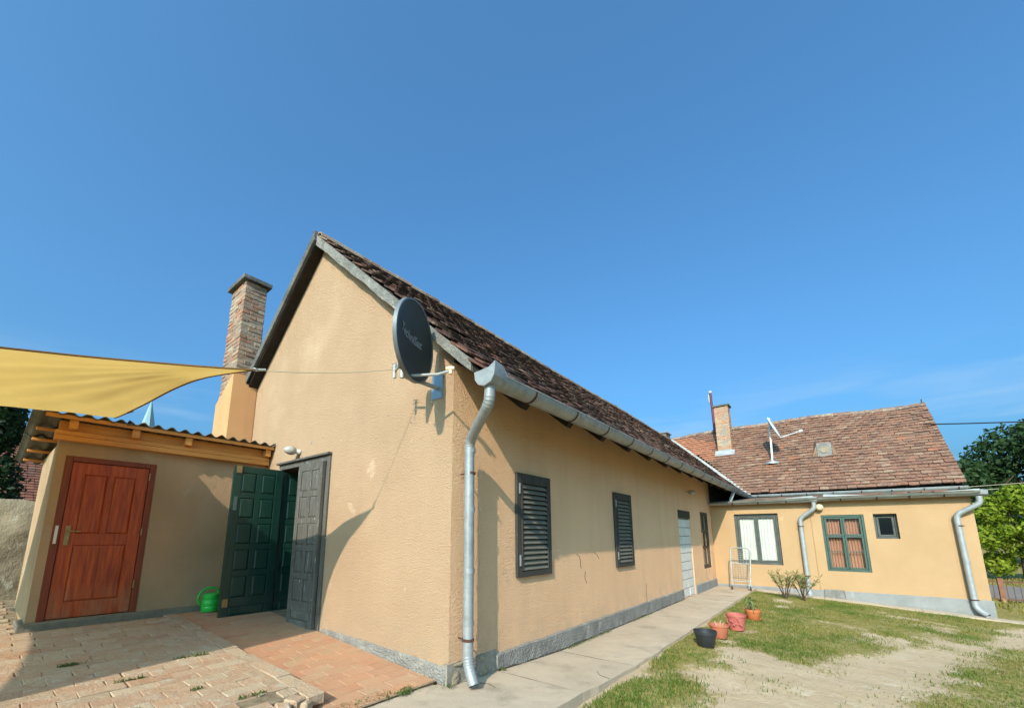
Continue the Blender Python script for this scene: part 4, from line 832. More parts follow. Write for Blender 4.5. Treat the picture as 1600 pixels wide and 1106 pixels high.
# ------------------------------------------------------------------ lean-to shed
shed = thing('lean_to_shed', (-4.9, -1.2, .2), 'olive grey rendered shed with corrugated roof and red brown wooden door under the sail', 'shed')
SX = -4.05; SY = -2.31
D0, D1, DB, DT = -2.235, -1.385, .33, 2.165           # door opening along y
TS = axes((SX, 0, 0), Y, -X, Z)
m_ = M(); wall_panel(m_, TS, SY, -.002, .1, 2.60, [(D0, D1, DB, DT)], 0, .18); m_.build('front_wall', 'shed_render', shed, label='front wall with door')
M().box(-5.75, SX - .19, SY, SY + .18, .1, 2.30).build('side_wall', 'shed_render', shed, bevel=.008); M().box(SX - .19, SX, SY - .001, SY + .001, .1, 2.3)
m_ = M(); m_.prism([(SX - .002, SY - .002, .1), (SX - .19, SY - .002, .1), (SX - .19, SY - .002, 2.55), (SX - .002, SY - .002, 2.55)], (0, .004, 0)).build('corner_return', 'shed_render', shed)
M().box(-5.75, -5.6, SY + .18, -.01, .1, 2.2).build('back_wall', 'shed_render', shed)
m_ = M(); m_.box(SX - .4, SX + .06, SY - .06, -.02, .05, DB - .004).build('door_step', 'shed_plinth', shed, bevel=.012)
f = M(TS); f.box(D0, D0 + .065, -.006, .1, DB, DT); f.box(D1 - .065, D1, -.006, .1, DB, DT); f.box(D0 + .066, D1 - .066, -.006, .1, DT - .06, DT); f.build('door_frame', 'door_frame', shed, bevel=.004)
sd = panel_door(axes((SX - .055, D0 + .07, DB + .012), Y, X, Z), D1 - D0 - .14, DT - DB - .078, .045, [(.12, .325), (.385, .59)], [(.17, .80, True), (.93, 1.62, False)], 'orange_wood', shed, 'red brown varnished door with two upper panels')
DTs = axes((SX - .055, D0 + .07, DB + .012), Y, X, Z)
M(DTs).box(.353, .357, .046, .049, .2, .77).build('panel_joint', 'door_frame', sd)
M(DTs).box(.035, .075, .046, .052, .80, 1.02).build('lock_plate', 'brass', sd); m_ = M(DTs); m_.tube([(.055, .05, .96), (.055, .085, .96), (.16, .09, .955)], .008, 8).build('handle', 'brass', sd)
M(TS).box(D0 + .02, D0 + .045, -.012, -.006, 1.16, 1.36).build('strike_plate', 'white_paint', shed)
for z in (.62, 1.25, 1.95): M(TS).tube([(D1 - .062, -.012, z), (D1 - .062, -.012, z + .09)], .009, 8).build('hinge', 'brass', sd)
# timber plate, rafters, fascia
def bar(x0, x1, y0, y1, z0, z1, n='beam'): return M().box(x0, x1, y0, y1, z0, z1).build(n, 'pine', shed, bevel=.004)
bar(SX - .02, SX + .09, SY - .055, -.02, 2.325, 2.385); bar(SX - .02, SX + .085, SY - .055, -.02, 2.388, 2.44); bar(SX - .02, SX + .055, SY - .03, -.02, 2.443, 2.555)
for y in (-2.27, -1.71, -1.15, -.115): M().prism([(SX + .165, y, 2.455), (SX + .165, y, 2.555), (SX - 1.9, y, 2.26), (SX - 1.9, y, 2.165)], (0, .075, 0)).build('rafter', 'pine', shed, bevel=.004)
bar(SX + .168, SX + .20, -2.47, -.01, 2.555, 2.60, 'fascia')
for x in (-4.35, -4.80, -5.30, -5.80): z = 2.578 + (x + 3.75) * .135 - (.012 if x < -4.82 else -.004); bar(x - .028, x + .028, -2.50, -.05, z - .03, z, 'purlin')
def corr(x0, x1, y0, y1, zoff):
    n = 12 * int(round((y1 - y0) / .146)) ; n = max(12, n); mm = M(); vs = []
    for (x) in (x0, x1):
        for dz in (0, .007):
            for k in range(n + 1):
                y = y0 + (y1 - y0) * k / n; vs.append((x, y, 2.585 + (x + 3.75) * .135 + zoff + dz + .022 * math.cos(2 * PI * (y - y0) / .146)))
    k1 = n + 1; mm.add(vs, [(k, k + 1, 2 * k1 + k + 1, 2 * k1 + k) for k in range(n)] + [(k1 + k, k1 + k + 1, 3 * k1 + k + 1, 3 * k1 + k) for k in range(n)] + [(k, k + 1, k1 + k + 1, k1 + k) for k in range(n)] + [(2 * k1 + k, 2 * k1 + k + 1, 3 * k1 + k + 1, 3 * k1 + k) for k in range(n)] + [(0, k1, 3 * k1, 2 * k1), (n, k1 + n, 3 * k1 + n, 2 * k1 + n)])
    mm.build('corrugated_sheet', 'corrugated', shed, smooth=False, auto=50)
for k, y0 in enumerate((-2.57, -1.77, -.90)):
    y1 = (-1.72, -.85, -.01)[k]; corr(-4.95, SX + .235, y0, y1, .034 + .007 * k); corr(-6.12, -4.82, y0, y1, .012 + .007 * k)

# ------------------------------------------------------------------ shade sail and its rope
sail = thing('shade_sail', (-3, -3.2, 2.6), 'yellow shade sail stretched over the brick terrace in front of the shed', 'shade sail')
def ray_pt(px, py, ax, val):
    d_ = cf + cr * ((px - 763.391) / 649.724) - cu * ((py - 717.034) / 649.724); t = (val - CAMPOS[ax]) / d_[ax]; return CAMPOS + d_ * t
SC_ = ray_pt(396, 578, 1, -1.53)
cA, cB, cD = V((-.85, -5.3, 2.0)), V((-4.25, -1.68, 2.86)), V((-4.75, -5.6, 2.5))
ctr = (SC_ + cA + cB + cD) / 4
E1 = [SC_, V((-.93, -1.78, 2.565)), V((-1.10, -2.06, 2.55)), V((-1.24, -2.58, 2.48)), V((-1.21, -3.26, 2.35)), V((-1.06, -4.2, 2.18)), cA]
E2 = [SC_, V((-1.24, -1.72, 2.575)), V((-1.55, -1.85, 2.515)), V((-2.12, -1.955, 2.45)), V((-2.9, -1.99, 2.48)), V((-3.6, -1.94, 2.60)), V((-3.78, -1.85, 2.69)), cB]
def along(P_, t):
    L_s = [0]
    for k in range(1, len(P_)): L_s.append(L_s[-1] + (P_[k] - P_[k - 1]).length)
    x = t * L_s[-1]; k = max(0, min(len(P_) - 2, sum(1 for v in L_s if v <= x) - 1)); u = (x - L_s[k]) / (L_s[k + 1] - L_s[k])
    a, b_, c, d_ = P_[max(k - 1, 0)], P_[k], P_[k + 1], P_[min(k + 2, len(P_) - 1)]
    return .5 * ((2 * b_) + (c - a) * u + (2 * a - 5 * b_ + 4 * c - d_) * u * u + (3 * b_ - a - 3 * c + d_) * u ** 3)
def edge_pt(a, b_, t, sag): return a.lerp(b_, t) + V(sag) * 4 * t * (1 - t)
n = 90; vs = []
for i in range(n + 1):
    t = i / n
    for j in range(n + 1):
        s_ = j / n      # Coons patch: u along C->B, v along C->A
        cT = along(E2, t); cBt = edge_pt(cA, cD, t, (0, .35, -.1)); lL = along(E1, s_); lR = edge_pt(cB, cD, s_, (.22, 0, -.02))
        bil = SC_ * (1 - t) * (1 - s_) + cB * t * (1 - s_) + cA * (1 - t) * s_ + cD * t * s_
        p = cT * (1 - s_) + cBt * s_ + lL * (1 - t) + lR * t - bil
        rr = math.hypot(t, s_); an = math.atan2(t, s_ + 1e-6); ed = min(1, 14 * min(t, s_, 1 - t, 1 - s_)); p.z += ed * (.010 * math.sin(an * 26 + 2.2 * math.sin(rr * 3)) * rr * math.exp(-1.8 * rr) * 2 + .014 * fbm(t * 3, s_ * 3, 2) + .008 * math.sin((t - s_) * 40 + 3 * fbm(t * 2, s_ * 2)) * max(0, fbm(t * 2, s_ * 2, 8)))
        vs.append(p)
m_ = M(); m_.add(vs, [(i * (n + 1) + j, i * (n + 1) + j + 1, (i + 1) * (n + 1) + j + 1, (i + 1) * (n + 1) + j) for i in range(n) for j in range(n)]); m_.build('cloth', 'sail', sail, smooth=True)
hem = M()
for idx in ([i * (n + 1) for i in range(n + 1)], list(range(n + 1)), [n * (n + 1) + j for j in range(n + 1)]): hem.tube([vs[k] for k in idx], .008, 6)
hem.build('hem', 'sail_hem', sail)
m_ = M(); m_.lathe(SC_ + V((.02, .01, 0)), [(.022, -.004), (.022, .004), (.012, .004), (.012, -.004), (.022, -.004)], 12, (0, .3, 1)).build('corner_ring', 'steel', sail)
BRK = ray_pt(617, 577, 1, -.38)
m_ = M(); pts = [SC_.lerp(BRK, k / 10) - V((0, 0, .03 * 4 * (k / 10) * (1 - k / 10))) for k in range(11)]; m_.tube(pts, .004, 6); m_.tube([BRK, BRK + V((-.01, -.01, -.1)), BRK + V((0, -.02, -.2))], .003, 5); m_.build('rope', 'rope', sail)
m_ = M(); m_.tube([SC_, SC_ + (BRK - SC_).normalized() * .09], .011, 8); m_.build('turnbuckle', 'steel', sail)

# ------------------------------------------------------------------ satellite dish on the gable corner
dish = thing('satellite_dish', (-.225, -.02, 2.74), 'dark grey satellite dish with lettering on an arm at the gable corner', 'satellite dish')
dn = V((.90, .43, -.06)).normalized(); dt = (-dn.cross(Z)).normalized(); du = dn.cross(dt).normalized()
if du.z < 0: du = -du
dt = du.cross(dn).normalized()
if dt.y < 0: dt = -dt
dc = ray_pt(650, 534, 1, -.46); DW, DH, DD = .395, .362, .07
def dp(a, r, off=0): return dc + dt * (DW * r * math.cos(a)) + du * (DH * r * math.sin(a)) + dn * (DD * (r * r - 1) + off)
m_ = M(); n = 48; rs = [0.02, .2, .4, .6, .8, .92, 1]; vs = [dp(2 * PI * k / n, r_) for r_ in rs for k in range(n)] + [dp(2 * PI * k / n, r_, -.006) for r_ in rs for k in range(n)]
q = len(rs) * n; fs = [(i * n + k, i * n + (k + 1) % n, (i + 1) * n + (k + 1) % n, (i + 1) * n + k) for i in range(len(rs) - 1) for k in range(n)]
m_.add(vs, fs + [tuple(q + i for i in f) for f in fs] + [tuple(range(n)), tuple(q + k for k in range(n))]); m_.build('reflector', 'dish', dish, smooth=True)
m_ = M(); ring = [dp(2 * PI * k / n, 1.0, .0) for k in range(n)]; vs = []
for k in range(n):
    o_ = (ring[k] - dc - dn * (ring[k] - dc).dot(dn)).normalized(); vs += [ring[k] - o_ * .004 + dn * .006, ring[k] + o_ * .012 + dn * .006, ring[k] + o_ * .012 - dn * .03, ring[k] - o_ * .004 - dn * .03]
m_.add(vs, [(k * 4 + j, k * 4 + (j + 1) % 4, ((k + 1) % n) * 4 + (j + 1) % 4, ((k + 1) % n) * 4 + j) for k in range(n) for j in range(4)]); m_.build('rim', 'dish_rim', dish, auto=40)
# lettering
tcu = bpy.data.curves.new('lettering', 'FONT'); tcu.body = 'TechniSat'; tcu.size = .112; tcu.align_x = 'CENTER'; tcu.align_y = 'CENTER'; tcu.extrude = .0012; tcu.offset = .002
to = bpy.data.objects.new('lettering_tmp', tcu); COL.objects.link(to); bpy.context.view_layer.update()
tme = bpy.data.meshes.new_from_object(to.evaluated_get(bpy.context.evaluated_depsgraph_get())); bpy.data.objects.remove(to)
tme.materials.clear(); tme.materials.append(MT['lettering'])
for v in tme.vertices:
    a, b_, c = v.co; yy = b_ + .055; rr = (a / DW) ** 2 + (yy / DH) ** 2; v.co = dc + dt * a * .98 + du * yy + dn * (DD * (rr - 1) + .005 + c) - wloc(dish)
lo_ = bpy.data.objects.new('lettering', tme); COL.objects.link(lo_); lo_.parent = dish
# mast, arm, plate
M().box(-.31, -.145, -.008, -.002, 2.62, 2.90).build('wall_plate', 'cover', dish, bevel=.002)
db = dc - du * DH * .93 - dn * .0
m_ = M(); m_.tube([(-.225, -.01, 2.735), (-.235, -.40, 2.735), (-.235, -.45, 2.75)], .022, 10); m_.tube([(-.235, -.45, 2.71), (-.235, -.45, 3.0)], .022, 10); m_.build('mast', 'steel', dish, auto=40)
m_ = M(); m_.box(-.25, -.19, -.49, -.41, 2.80, 3.02); m_.tube([(-.235, -.45, 2.95), dc - dn * .075], .03, 10); m_.build('back_bracket', 'dish', dish, auto=40)
m_ = M(); m_.tube([BRK + V((.0, .0, -.09)), BRK + V((0, 0, .05))], .018, 8); m_.tube([BRK + V((.0, 0, -.02)), V((-.235, -.45, 2.86))], .012, 8)
m_.tube([BRK + V((-.05, 0, .03)), BRK + V((.05, 0, .03))], .006, 6); m_.tube([BRK + V((-.05, 0, .07)), BRK + V((.03, 0, .06))], .005, 6); m_.build('cable_hook', 'steel', dish, auto=40)
lnb = dc + dn * .35 - du * .26 + dt * .03
a0 = dc - du * DH * .90 - dn * .01
m_ = M(); m_.tube([a0 - dn * .05, a0 + dn * .02, lnb - dn * .12 - du * .05, lnb - du * .02], .013, 8); m_.build('feed_arm', 'steel', dish, auto=40)
m_ = M(); m_.lathe(lnb, [(.0, -.035), (.016, -.035), (.022, -.015), (.022, .025), (.015, .045), (0, .045)], 14, -dn); m_.tube([lnb, lnb - du * .05], .018, 8); m_.build('receiver_head', 'beige_lamp', dish, auto=40)

# white dish on the wing roof
rd = thing('satellite_dish', (1.252, 15.43, 3.89), 'small white satellite dish seen edge on, on a thin mast on the far tiled roof', 'satellite dish')
zb = wz(15.43)
M().lathe((1.252, 15.43, zb), [(.24, -.02), (.22, .05), (.06, .09), (.035, .22), (.0, .22)], 14).build('base_flange', 'zinc_pale', rd, auto=40)
M().tube([(1.252, 15.43, zb), (1.307, 15.43, 5.60)], .035, 10).build('mast', 'white_paint', rd, auto=40)
n2 = V((.92, -.10, .36)).normalized(); t2 = n2.cross(Z).normalized(); u2 = t2.cross(n2); c2_ = V((1.45, 15.36, 5.20))
m_ = M(); n = 28; rs = [.02, .4, .75, 1]; f2 = lambda a, r_, of=0: c2_ + t2 * .40 * r_ * math.cos(a) + u2 * .46 * r_ * math.sin(a) + n2 * (.05 * (r_ * r_ - 1) + of)
vs = [f2(2 * PI * k / n, r_) for r_ in rs for k in range(n)] + [f2(2 * PI * k / n, r_, -.012) for r_ in rs for k in range(n)]; q = len(rs) * n
fs = [(i * n + k, i * n + (k + 1) % n, (i + 1) * n + (k + 1) % n, (i + 1) * n + k) for i in range(3) for k in range(n)]
m_.add(vs, fs + [tuple(q + i for i in f) for f in fs] + [(3 * n + k, 3 * n + (k + 1) % n, q + 3 * n + (k + 1) % n, q + 3 * n + k) for k in range(n)]); m_.build('reflector', 'white_paint', rd, smooth=True)
m_ = M(); m_.tube([c2_ - u2 * .42, V((2.21, 15.15, 4.915))], .02, 8); m_.lathe(V((2.21, 15.15, 4.915)), [(0, -.06), (.05, -.05), (.05, .05), (0, .06)], 10, (1, 0, .4)); m_.build('feed_arm', 'white_paint', rd, auto=40)
m_ = M(); m_.tube([(1.30, 15.43, 5.25), c2_ - n2 * .05], .03, 8); m_.build('bracket', 'steel', rd)
pole = thing('flue_mast', (-.85, 17.29, 5.55), 'thin maroon painted pipe rising beside the chimney on the far roof', 'mast')
M().tube([(-.85, 17.29, 5.2), (-.888, 17.29, 7.60)], .05, 10).build('pipe', 'maroon', pole, auto=40); M().tube([(-.888, 17.29, 7.59), (-.888, 17.29, 7.66)], .057, 10).build('top_cap', 'white_paint', pole)
M().tube([(-.96, 17.25, 7.15), (-.96, 17.25, 7.5)], .03, 8).build('antenna', 'steel', pole)

# ------------------------------------------------------------------ wall lamps
def bulkhead(p, n_, up, label, r=.062):
    t = thing('wall_lamp', p, label, 'lamp'); p = V(p); n_ = V(n_)
    M().lathe(p, [(0, .001), (r * .55, .001), (r * .62, .02), (r * .5, .05), (r * .5, .085), (0, .085)], 18, n_).build('lamp_base', 'white_paint', t, auto=40)
    c = p + n_ * .12 + V(up) * .0
    M().lathe(c, [(0, -.055), (r * .75, -.05), (r, -.01), (r * .98, .03), (r * .7, .075), (r * .3, .095), (0, .1)], 20, n_).build('glass_shade', 'lamp_glass', t, smooth=True); return t
bulkhead((-3.02, -.004, 2.42), (-.25, -.95, .1), Z, 'round ribbed glass lamp on the gable above the open double door')
bulkhead((.004, 8.30, 2.33), (.9, -.3, -.05), Z, 'round glass lamp high on the long wall above the blocked doorway')
t = thing('wall_lamp', (2.50, 10.69, 2.0), 'beige globe lamp under the gutter beside the middle downpipe of the wing', 'lamp')
M().lathe((2.50, 10.69, 1.98), [(0, 0), (.05, 0), (.05, .03), (0, .03)], 14, (0, -1, 0)).build('lamp_base', 'white_paint', t); M().lathe((2.50, 10.61, 1.99), [(.085 * math.sin(PI * k / 10), -.085 * math.cos(PI * k / 10)) for k in range(11)], 16).build('globe', 'beige_lamp', t, smooth=True)

# ------------------------------------------------------------------ small things
can = thing('watering_can', (-3.92, -.60, oz(-3.92)), 'bright green plastic watering can by the open green door', 'watering can'); cc = V((-3.90, -.62, oz(-3.9)))
M().lathe(cc, [(0, .004), (.10, .004), (.108, .02), (.108, .07), (.104, .078), (.108, .086), (.106, .15), (.100, .158), (.103, .166), (.10, .225), (.09, .235), (.06, .24), (0, .238)], 24).build('body', 'plastic_green', can, auto=35)
h = M(); pts = [cc + V((.02, -.03 - .07 * math.sin(PI * k / 10) * 1.0 + .08 * (1 - k / 5) * .6, .22 + 0)) for k in range(1)]
hp = [cc + V((.0, .085, .225)), cc + V((0, .06, .285)), cc + V((0, -.02, .305)), cc + V((0, -.11, .28)), cc + V((0, -.155, .20)), cc + V((0, -.14, .12)), cc + V((0, -.10, .09))]
def smooth_pts(p, k=5):
    out = []
    for i in range(len(p) - 1):
        a, b_, c, d_ = p[max(i - 1, 0)], p[i], p[i + 1], p[min(i + 2, len(p) - 1)]
        for t in range(k): t /= k; out.append(.5 * ((2 * b_) + (c - a) * t + (2 * a - 5 * b_ + 4 * c - d_) * t * t + (3 * b_ - a - 3 * c + d_) * t ** 3))
    return out + [p[-1]]
h.tube(smooth_pts(hp), .014, 10).build('handle', 'plastic_green', can, smooth=True)
h = M(); h.tube([cc + V((.01, .095, .06)), cc + V((.02, .17, .15)), cc + V((.03, .24, .26))], [.026, .018, .014], 12).build('spout', 'plastic_green', can, smooth=True)
def pot(px, py, r, hgt, m, label, tilt=0, rimh=.045, saucer=False, soil=True, extra=None):
    z = gz(px, py) + .012; t = thing('flower_pot', (px, py, z), label, 'flower pot'); c = V((px, py, z)); ax = V((tilt, -tilt * .3, 1)).normalized()
    rb = r * .72; pr_ = [(0, .004), (rb * .9, .004), (rb, .012), (r * .93, hgt - rimh), (r, hgt - rimh + .004), (r * 1.03, hgt - .008), (r * 1.02, hgt), (r * .95, hgt), (r * .93, hgt - rimh), (rb * .95, .04), (0, .04)]
    M().lathe(c, pr_, 32, ax).build('pot', m, t, auto=40)
    if soil: M().lathe(c, [(0, hgt * .74), (r * .5, hgt * .745), (r * .88, hgt * .72)], 20, ax).build('soil', 'soil', t, smooth=True)
    if saucer: M().lathe(c - V((0, 0, .0)), [(0, .0), (r * .95, .0), (r * 1.08, .025), (r * 1.04, .025), (r * .9, .006), (0, .006)], 28).build('saucer', m, t, auto=40)
    return t, c
pot(1.285, 3.42, .135, .205, 'black_plastic', 'black plastic flower pot, the nearest of the row beside the path', .0, .05)
t, c = pot(1.315, 4.09, .130, .185, 'terracotta', 'dull terracotta flower pot with wide rim just behind the black pot', 0, .03)
for k in range(5): a = k * 1.3; M().tube([c + V((.03 * math.cos(a), .03 * math.sin(a), .13)), c + V((.06 * math.cos(a), .06 * math.sin(a), .21 + .02 * (k % 2)))], .004, 5).build('dry_stalk', 'rope', t)
t, c = pot(1.41, 4.84, .137, .24, 'pink_pot', 'tall pinkish red flower pot with ivy relief, third along the path', 0, .04)
vs_ = [c + V((.137 * .98 * math.cos(a), .137 * .98 * math.sin(a), .19 - .1 * abs(math.sin(k * .9)))) for k, a in enumerate(np.linspace(-2.6, -.9, 10))]
m_ = M(); m_.tube([p * 1 for p in vs_], .006, 6)
for p in vs_: m_.lathe(p, [(0, .008), (.018, 0), (0, -.004)], 6, (p - c) * V((1, 1, 0)) if False else V((p.x - c.x, p.y - c.y, 0)))
m_.build('ivy_relief', 'pink_pot', t)
t, c = pot(1.475, 6.0, .122, .175, 'orange_pot', 'orange clay flower pot on a saucer holding a strap leaved plant', 0, .05, saucer=True)
al = thing('strap_leaf_plant', c + V((0, 0, .13)), 'drooping strap leaved green plant growing in the orange clay pot', 'plant')
m_ = M(); m_.tube([c + V((0, 0, .12)), c + V((-.02, 0, .28)), c + V((-.04, .01, .34))], [.016, .013, .010], 8).build('stem', 'rope', al)
for k in range(16):
    a = k * 2.4 + random.uniform(-.3, .3); L0 = random.uniform(.16, .27); b0_ = c + V((-.02, 0, .17 + .012 * k)); dd = V((math.cos(a), math.sin(a), 0)); sd_ = V((-dd.y, dd.x, 0)); vs = []
    for q in range(6):
        s_ = q / 5; p = b0_ + dd * L0 * s_ * .8 + Z * (L0 * (.75 * s_ - 1.05 * s_ * s_)); wd = .021 * (1 - s_) ** .6 + .001; vs += [p - sd_ * wd, p + sd_ * wd]
    mm = M(); mm.add(vs, [(q * 2, q * 2 + 1, q * 2 + 3, q * 2 + 2) for q in range(5)]); mm.build('leaf', 'leaf_aloe', al, smooth=True)
# wire trolley leaning by the wing wall
tr = thing('wire_trolley', (.72, 10.05, -.1), 'folded grey tubular trolley with wire mesh parked under the curtained window', 'trolley')
x0, x1, yb, yt = .50, .92, 9.98, 10.16; z0, z1 = -.04, .97
m_ = M(); fr = bend([(x0, yb, z0), (x0 + .01, yt, z1), (x1 + .03, yt, z1 - .01), (x1, yb, z0)], 6); m_.tube(fr, .016, 8)
for q in (.16, .60): m_.tube([(x0, yb + (yt - yb) * q, z0 + (z1 - z0) * q), (x1, yb + (yt - yb) * q, z0 + (z1 - z0) * q)], .012, 8)
m_.tube(bend([(x1 - .0, yb - .10, z0 + .08), (x1 + .06, yt - .06, .86), (x1 + .04, yt, .88)]), .013, 8); m_.tube([(x0, yb - .10, z0 + .09), (x1, yb - .10, z0 + .09)], .01, 8); m_.build('frame', 'steel', tr, auto=40)
for q in np.linspace(.20, .92, 14):
    M().tube([(x0 + .01, yb + (yt - yb) * q, z0 + (z1 - z0) * q), (x1, yb + (yt - yb) * q, z0 + (z1 - z0) * q)], .0035, 5).build('mesh_wire', 'steel', tr)
for x in np.linspace(x0 + .06, x1 - .06, 6): M().tube([(x, yb + .03, z0 + .17), (x, yt - .02, z1 - .1)], .0035, 5).build('mesh_wire', 'steel', tr)
for x in (x0, x1):
    wh = M().lathe((x - .012, yb - .02, z0 + .0), [(0, 0), (.05, 0), (.055, .012), (.05, .024), (0, .024)], 16, (1, 0, 0)); wh.build('wheel', 'black_plastic', tr, auto=40)

# ------------------------------------------------------------------ plants and trees
def crown_mesh(name, c, blobs, n, ls, m, parent, flat=.0):
    """leaves scattered through overlapping lumps: blobs = (offset, radius xyz)"""
    c = np.array(c); per = np.array([b[1][0] * b[1][1] * b[1][2] for b in blobs]) ** .67; per = (per / per.sum() * n).astype(int); P_ = []; N_ = []
    for (off, rad), k in zip(blobs, per):
        dirs = rng.normal(size=(k, 3)); dirs /= np.linalg.norm(dirs, axis=1)[:, None]; rr = rng.uniform(.35, 1.0, k) ** .45
        lump = 1 + .22 * np.sin(dirs[:, 0] * 7 + off[0] * 5) * np.sin(dirs[:, 1] * 6 + off[1] * 3) * np.sin(dirs[:, 2] * 8 + off[2])
        P_.append(c + np.array(off) + dirs * np.array(rad) * (rr * lump)[:, None]); N_.append(dirs)
    P_ = np.concatenate(P_); N_ = np.concatenate(N_) + rng.normal(size=P_.shape) * .8; k = len(P_)
    N_ /= np.linalg.norm(N_, axis=1)[:, None]; a = np.cross(N_, rng.normal(size=N_.shape)); a /= np.linalg.norm(a, axis=1)[:, None]; b_ = np.cross(N_, a)
    s_ = ls * rng.uniform(.4, 1.8, k)[:, None]
    vs = np.stack([P_ - a * s_, P_ - b_ * s_ * .55, P_ + a * s_, P_ + b_ * s_ * .55], 1).reshape(-1, 3); fs = np.arange(4 * k).reshape(-1, 4)
    return raw('crown', vs, fs, m, parent)
def tree(name, x, y, zb, h, w_, n, ls, m, label, group, cat='tree', lumps=9, trunk=.3, seed=1, cz=.58):
    rd = random.Random(seed); t = thing(name, (x, y, zb), label, cat, group)
    blobs = [((0, 0, 0), (w_ * .24, w_ * .24, h * .28))]
    for k in range(lumps):
        a = k * 2.4 + rd.random() * 1.6; e = rd.uniform(-.8, 1.0); rr = math.sqrt(max(.1, 1 - e * e)); f = rd.uniform(.15, .40)
        blobs.append(((math.cos(a) * w_ * .36 * rr, math.sin(a) * w_ * .36 * rr, e * h * (1 - cz) * .85), (w_ * f * .62, w_ * f * .62, h * f * .42)))
    crown_mesh(name, (x, y, zb + h * cz), blobs, n, ls, m, t)
    tm_ = M(); tm_.tube([(x, y, zb - .1), (x + .05 * h * .1, y, zb + h * .3), (x, y + .03 * h, zb + h * .75)], [trunk, trunk * .7, trunk * .25], 10)
    for k in range(5): a = k * 1.26 + rd.random(); tm_.tube([(x, y, zb + h * (.25 + .07 * k)), (x + math.cos(a) * w_ * .2, y + math.sin(a) * w_ * .2, zb + h * (.42 + .07 * k)), (x + math.cos(a) * w_ * .36, y + math.sin(a) * w_ * .36, zb + h * (.5 + .08 * k))], [trunk * .4, trunk * .25, trunk * .08], 7)
    tm_.build('trunk', 'bark', t, smooth=True); return t
FG = 'trees and bushes beyond the road'
tree('broadleaf_tree', 14.6, 42, -.5, 9.6, 8.5, 13000, .13, 'leaf_dark', 'tallest dark green tree at the right edge of the frame', FG, seed=3, lumps=26)
tree('broadleaf_tree', 10.6, 40, -.5, 6.8, 5.5, 8000, .13, 'leaf_dark', 'dark green tree just beyond the right end of the tiled roof', FG, seed=5, lumps=20)
tree('broadleaf_tree', 19.5, 46, -.5, 10, 9, 5000, .2, 'leaf_dark', 'dark tree farthest right beyond the road', FG, seed=8, lumps=12)
tree('broadleaf_tree', 8.0, 44, -.5, 6.0, 6, 3500, .2, 'leaf_dark', 'low dark tree behind the wing roof', FG, seed=9, lumps=10)
tree('leafy_bush', 8.75, 25.6, -.5, 3.75, 2.7, 9000, .07, 'leaf_bright', 'bright yellow green bush beside the end of the wing', FG, 'bush', seed=11, trunk=.08, lumps=18, cz=.47)
tree('leafy_bush', 10.6, 26.5, -.5, 3.9, 3.0, 5500, .08, 'leaf_bright', 'yellow green bush at the right frame edge behind the fence', FG, 'bush', seed=13, trunk=.08, lumps=18, cz=.47)
tree('leafy_bush', 13.2, 27, -.5, 3.6, 3.2, 3500, .09, 'leaf_bright', 'yellow green bush farthest right behind the fence', FG, 'bush', seed=14, trunk=.08, lumps=14, cz=.52)
tree('conifer_tree', -15.2, -3.25, -.2, 5.9, 2.2, 16000, .06, 'leaf_conifer', 'dark evergreen tree behind the shed at the left edge', None, seed=17, trunk=.12, lumps=16, cz=.5)
def oleander(x, y, h, n, label, seed):
    rd = random.Random(seed); z = gz(x, y); t = thing('oleander_shrub', (x, y, z), label, 'shrub', 'young oleanders by the wing'); st = M(); lv = M()
    for k in range(n):
        a = k * 2.4 + rd.random(); l = rd.uniform(.08, .36); top = V((x + math.cos(a) * l, y + math.sin(a) * l * .6, z + h * rd.uniform(.7, 1))); b0_ = V((x + rd.uniform(-.03, .03), y, z)); st.tube([b0_, b0_.lerp(top, .5) + V((0, 0, .04)), top], [.009, .007, .004], 6)
        for q in range(24):
            s_ = rd.uniform(.5, 1.06); p = b0_.lerp(top, s_); az = rd.uniform(0, 2 * PI); dd = V((math.cos(az), math.sin(az), rd.uniform(.3, 1.4))).normalized(); sd_ = dd.orthogonal().normalized(); L0 = rd.uniform(.08, .15); wd = .012
            lv.add([p, p + dd * L0 * .5 + sd_ * wd, p + dd * L0, p + dd * L0 * .5 - sd_ * wd], [(0, 1, 2, 3)])
    st.build('stems', 'bark', t); o = lv.build('foliage', 'leaf_oleander', t)
oleander(1.68, 9.45, .62, 8, 'young oleander shrub with a gap beside the middle downpipe, left one of two', 3)
oleander(2.0, 9.62, .60, 8, 'young oleander shrub growing right against the middle downpipe', 4)
wpts = []
def weeds(xa, ya, xb, yb, n, spread, zf):
    for _ in range(n): s_ = random.random(); wpts.append((xa + (xb - xa) * s_ + random.gauss(0, spread), ya + (yb - ya) * s_ + random.gauss(0, spread), zf))
weeds(-.15, -.28, -.22, -.98, 420, .03, .0); weeds(-.1, -.42, -.16, -.30, 160, .025, .0); weeds(.05, -.06, .03, .02, 30, .02, -.01); weeds(.045, 2.0, .05, 3.3, 160, .012, -.1); weeds(.04, 4.2, .045, 5.2, 80, .012, -.1); weeds(.02, .7, .05, .74, 20, .02, -.04)
for (xa, ya) in ((-1.57, -1.95), (-1.02, -1.62), (-.62, -1.45), (-3.9, -.7), (-2.3, -2.2), (-.9, -2.0), (-1.9, -1.5)): weeds(xa, ya, xa + random.uniform(-.01, .02), ya + random.uniform(.05, .34), random.randint(14, 90), random.uniform(.006, .016), tz(xa) if ya < -.95 else oz(xa))
o = blades('weeds', wpts, .008, .032, .009, 'weed', lean=1.3); props(o, 'small green weeds in the joints and along the wall foot', 'weeds')

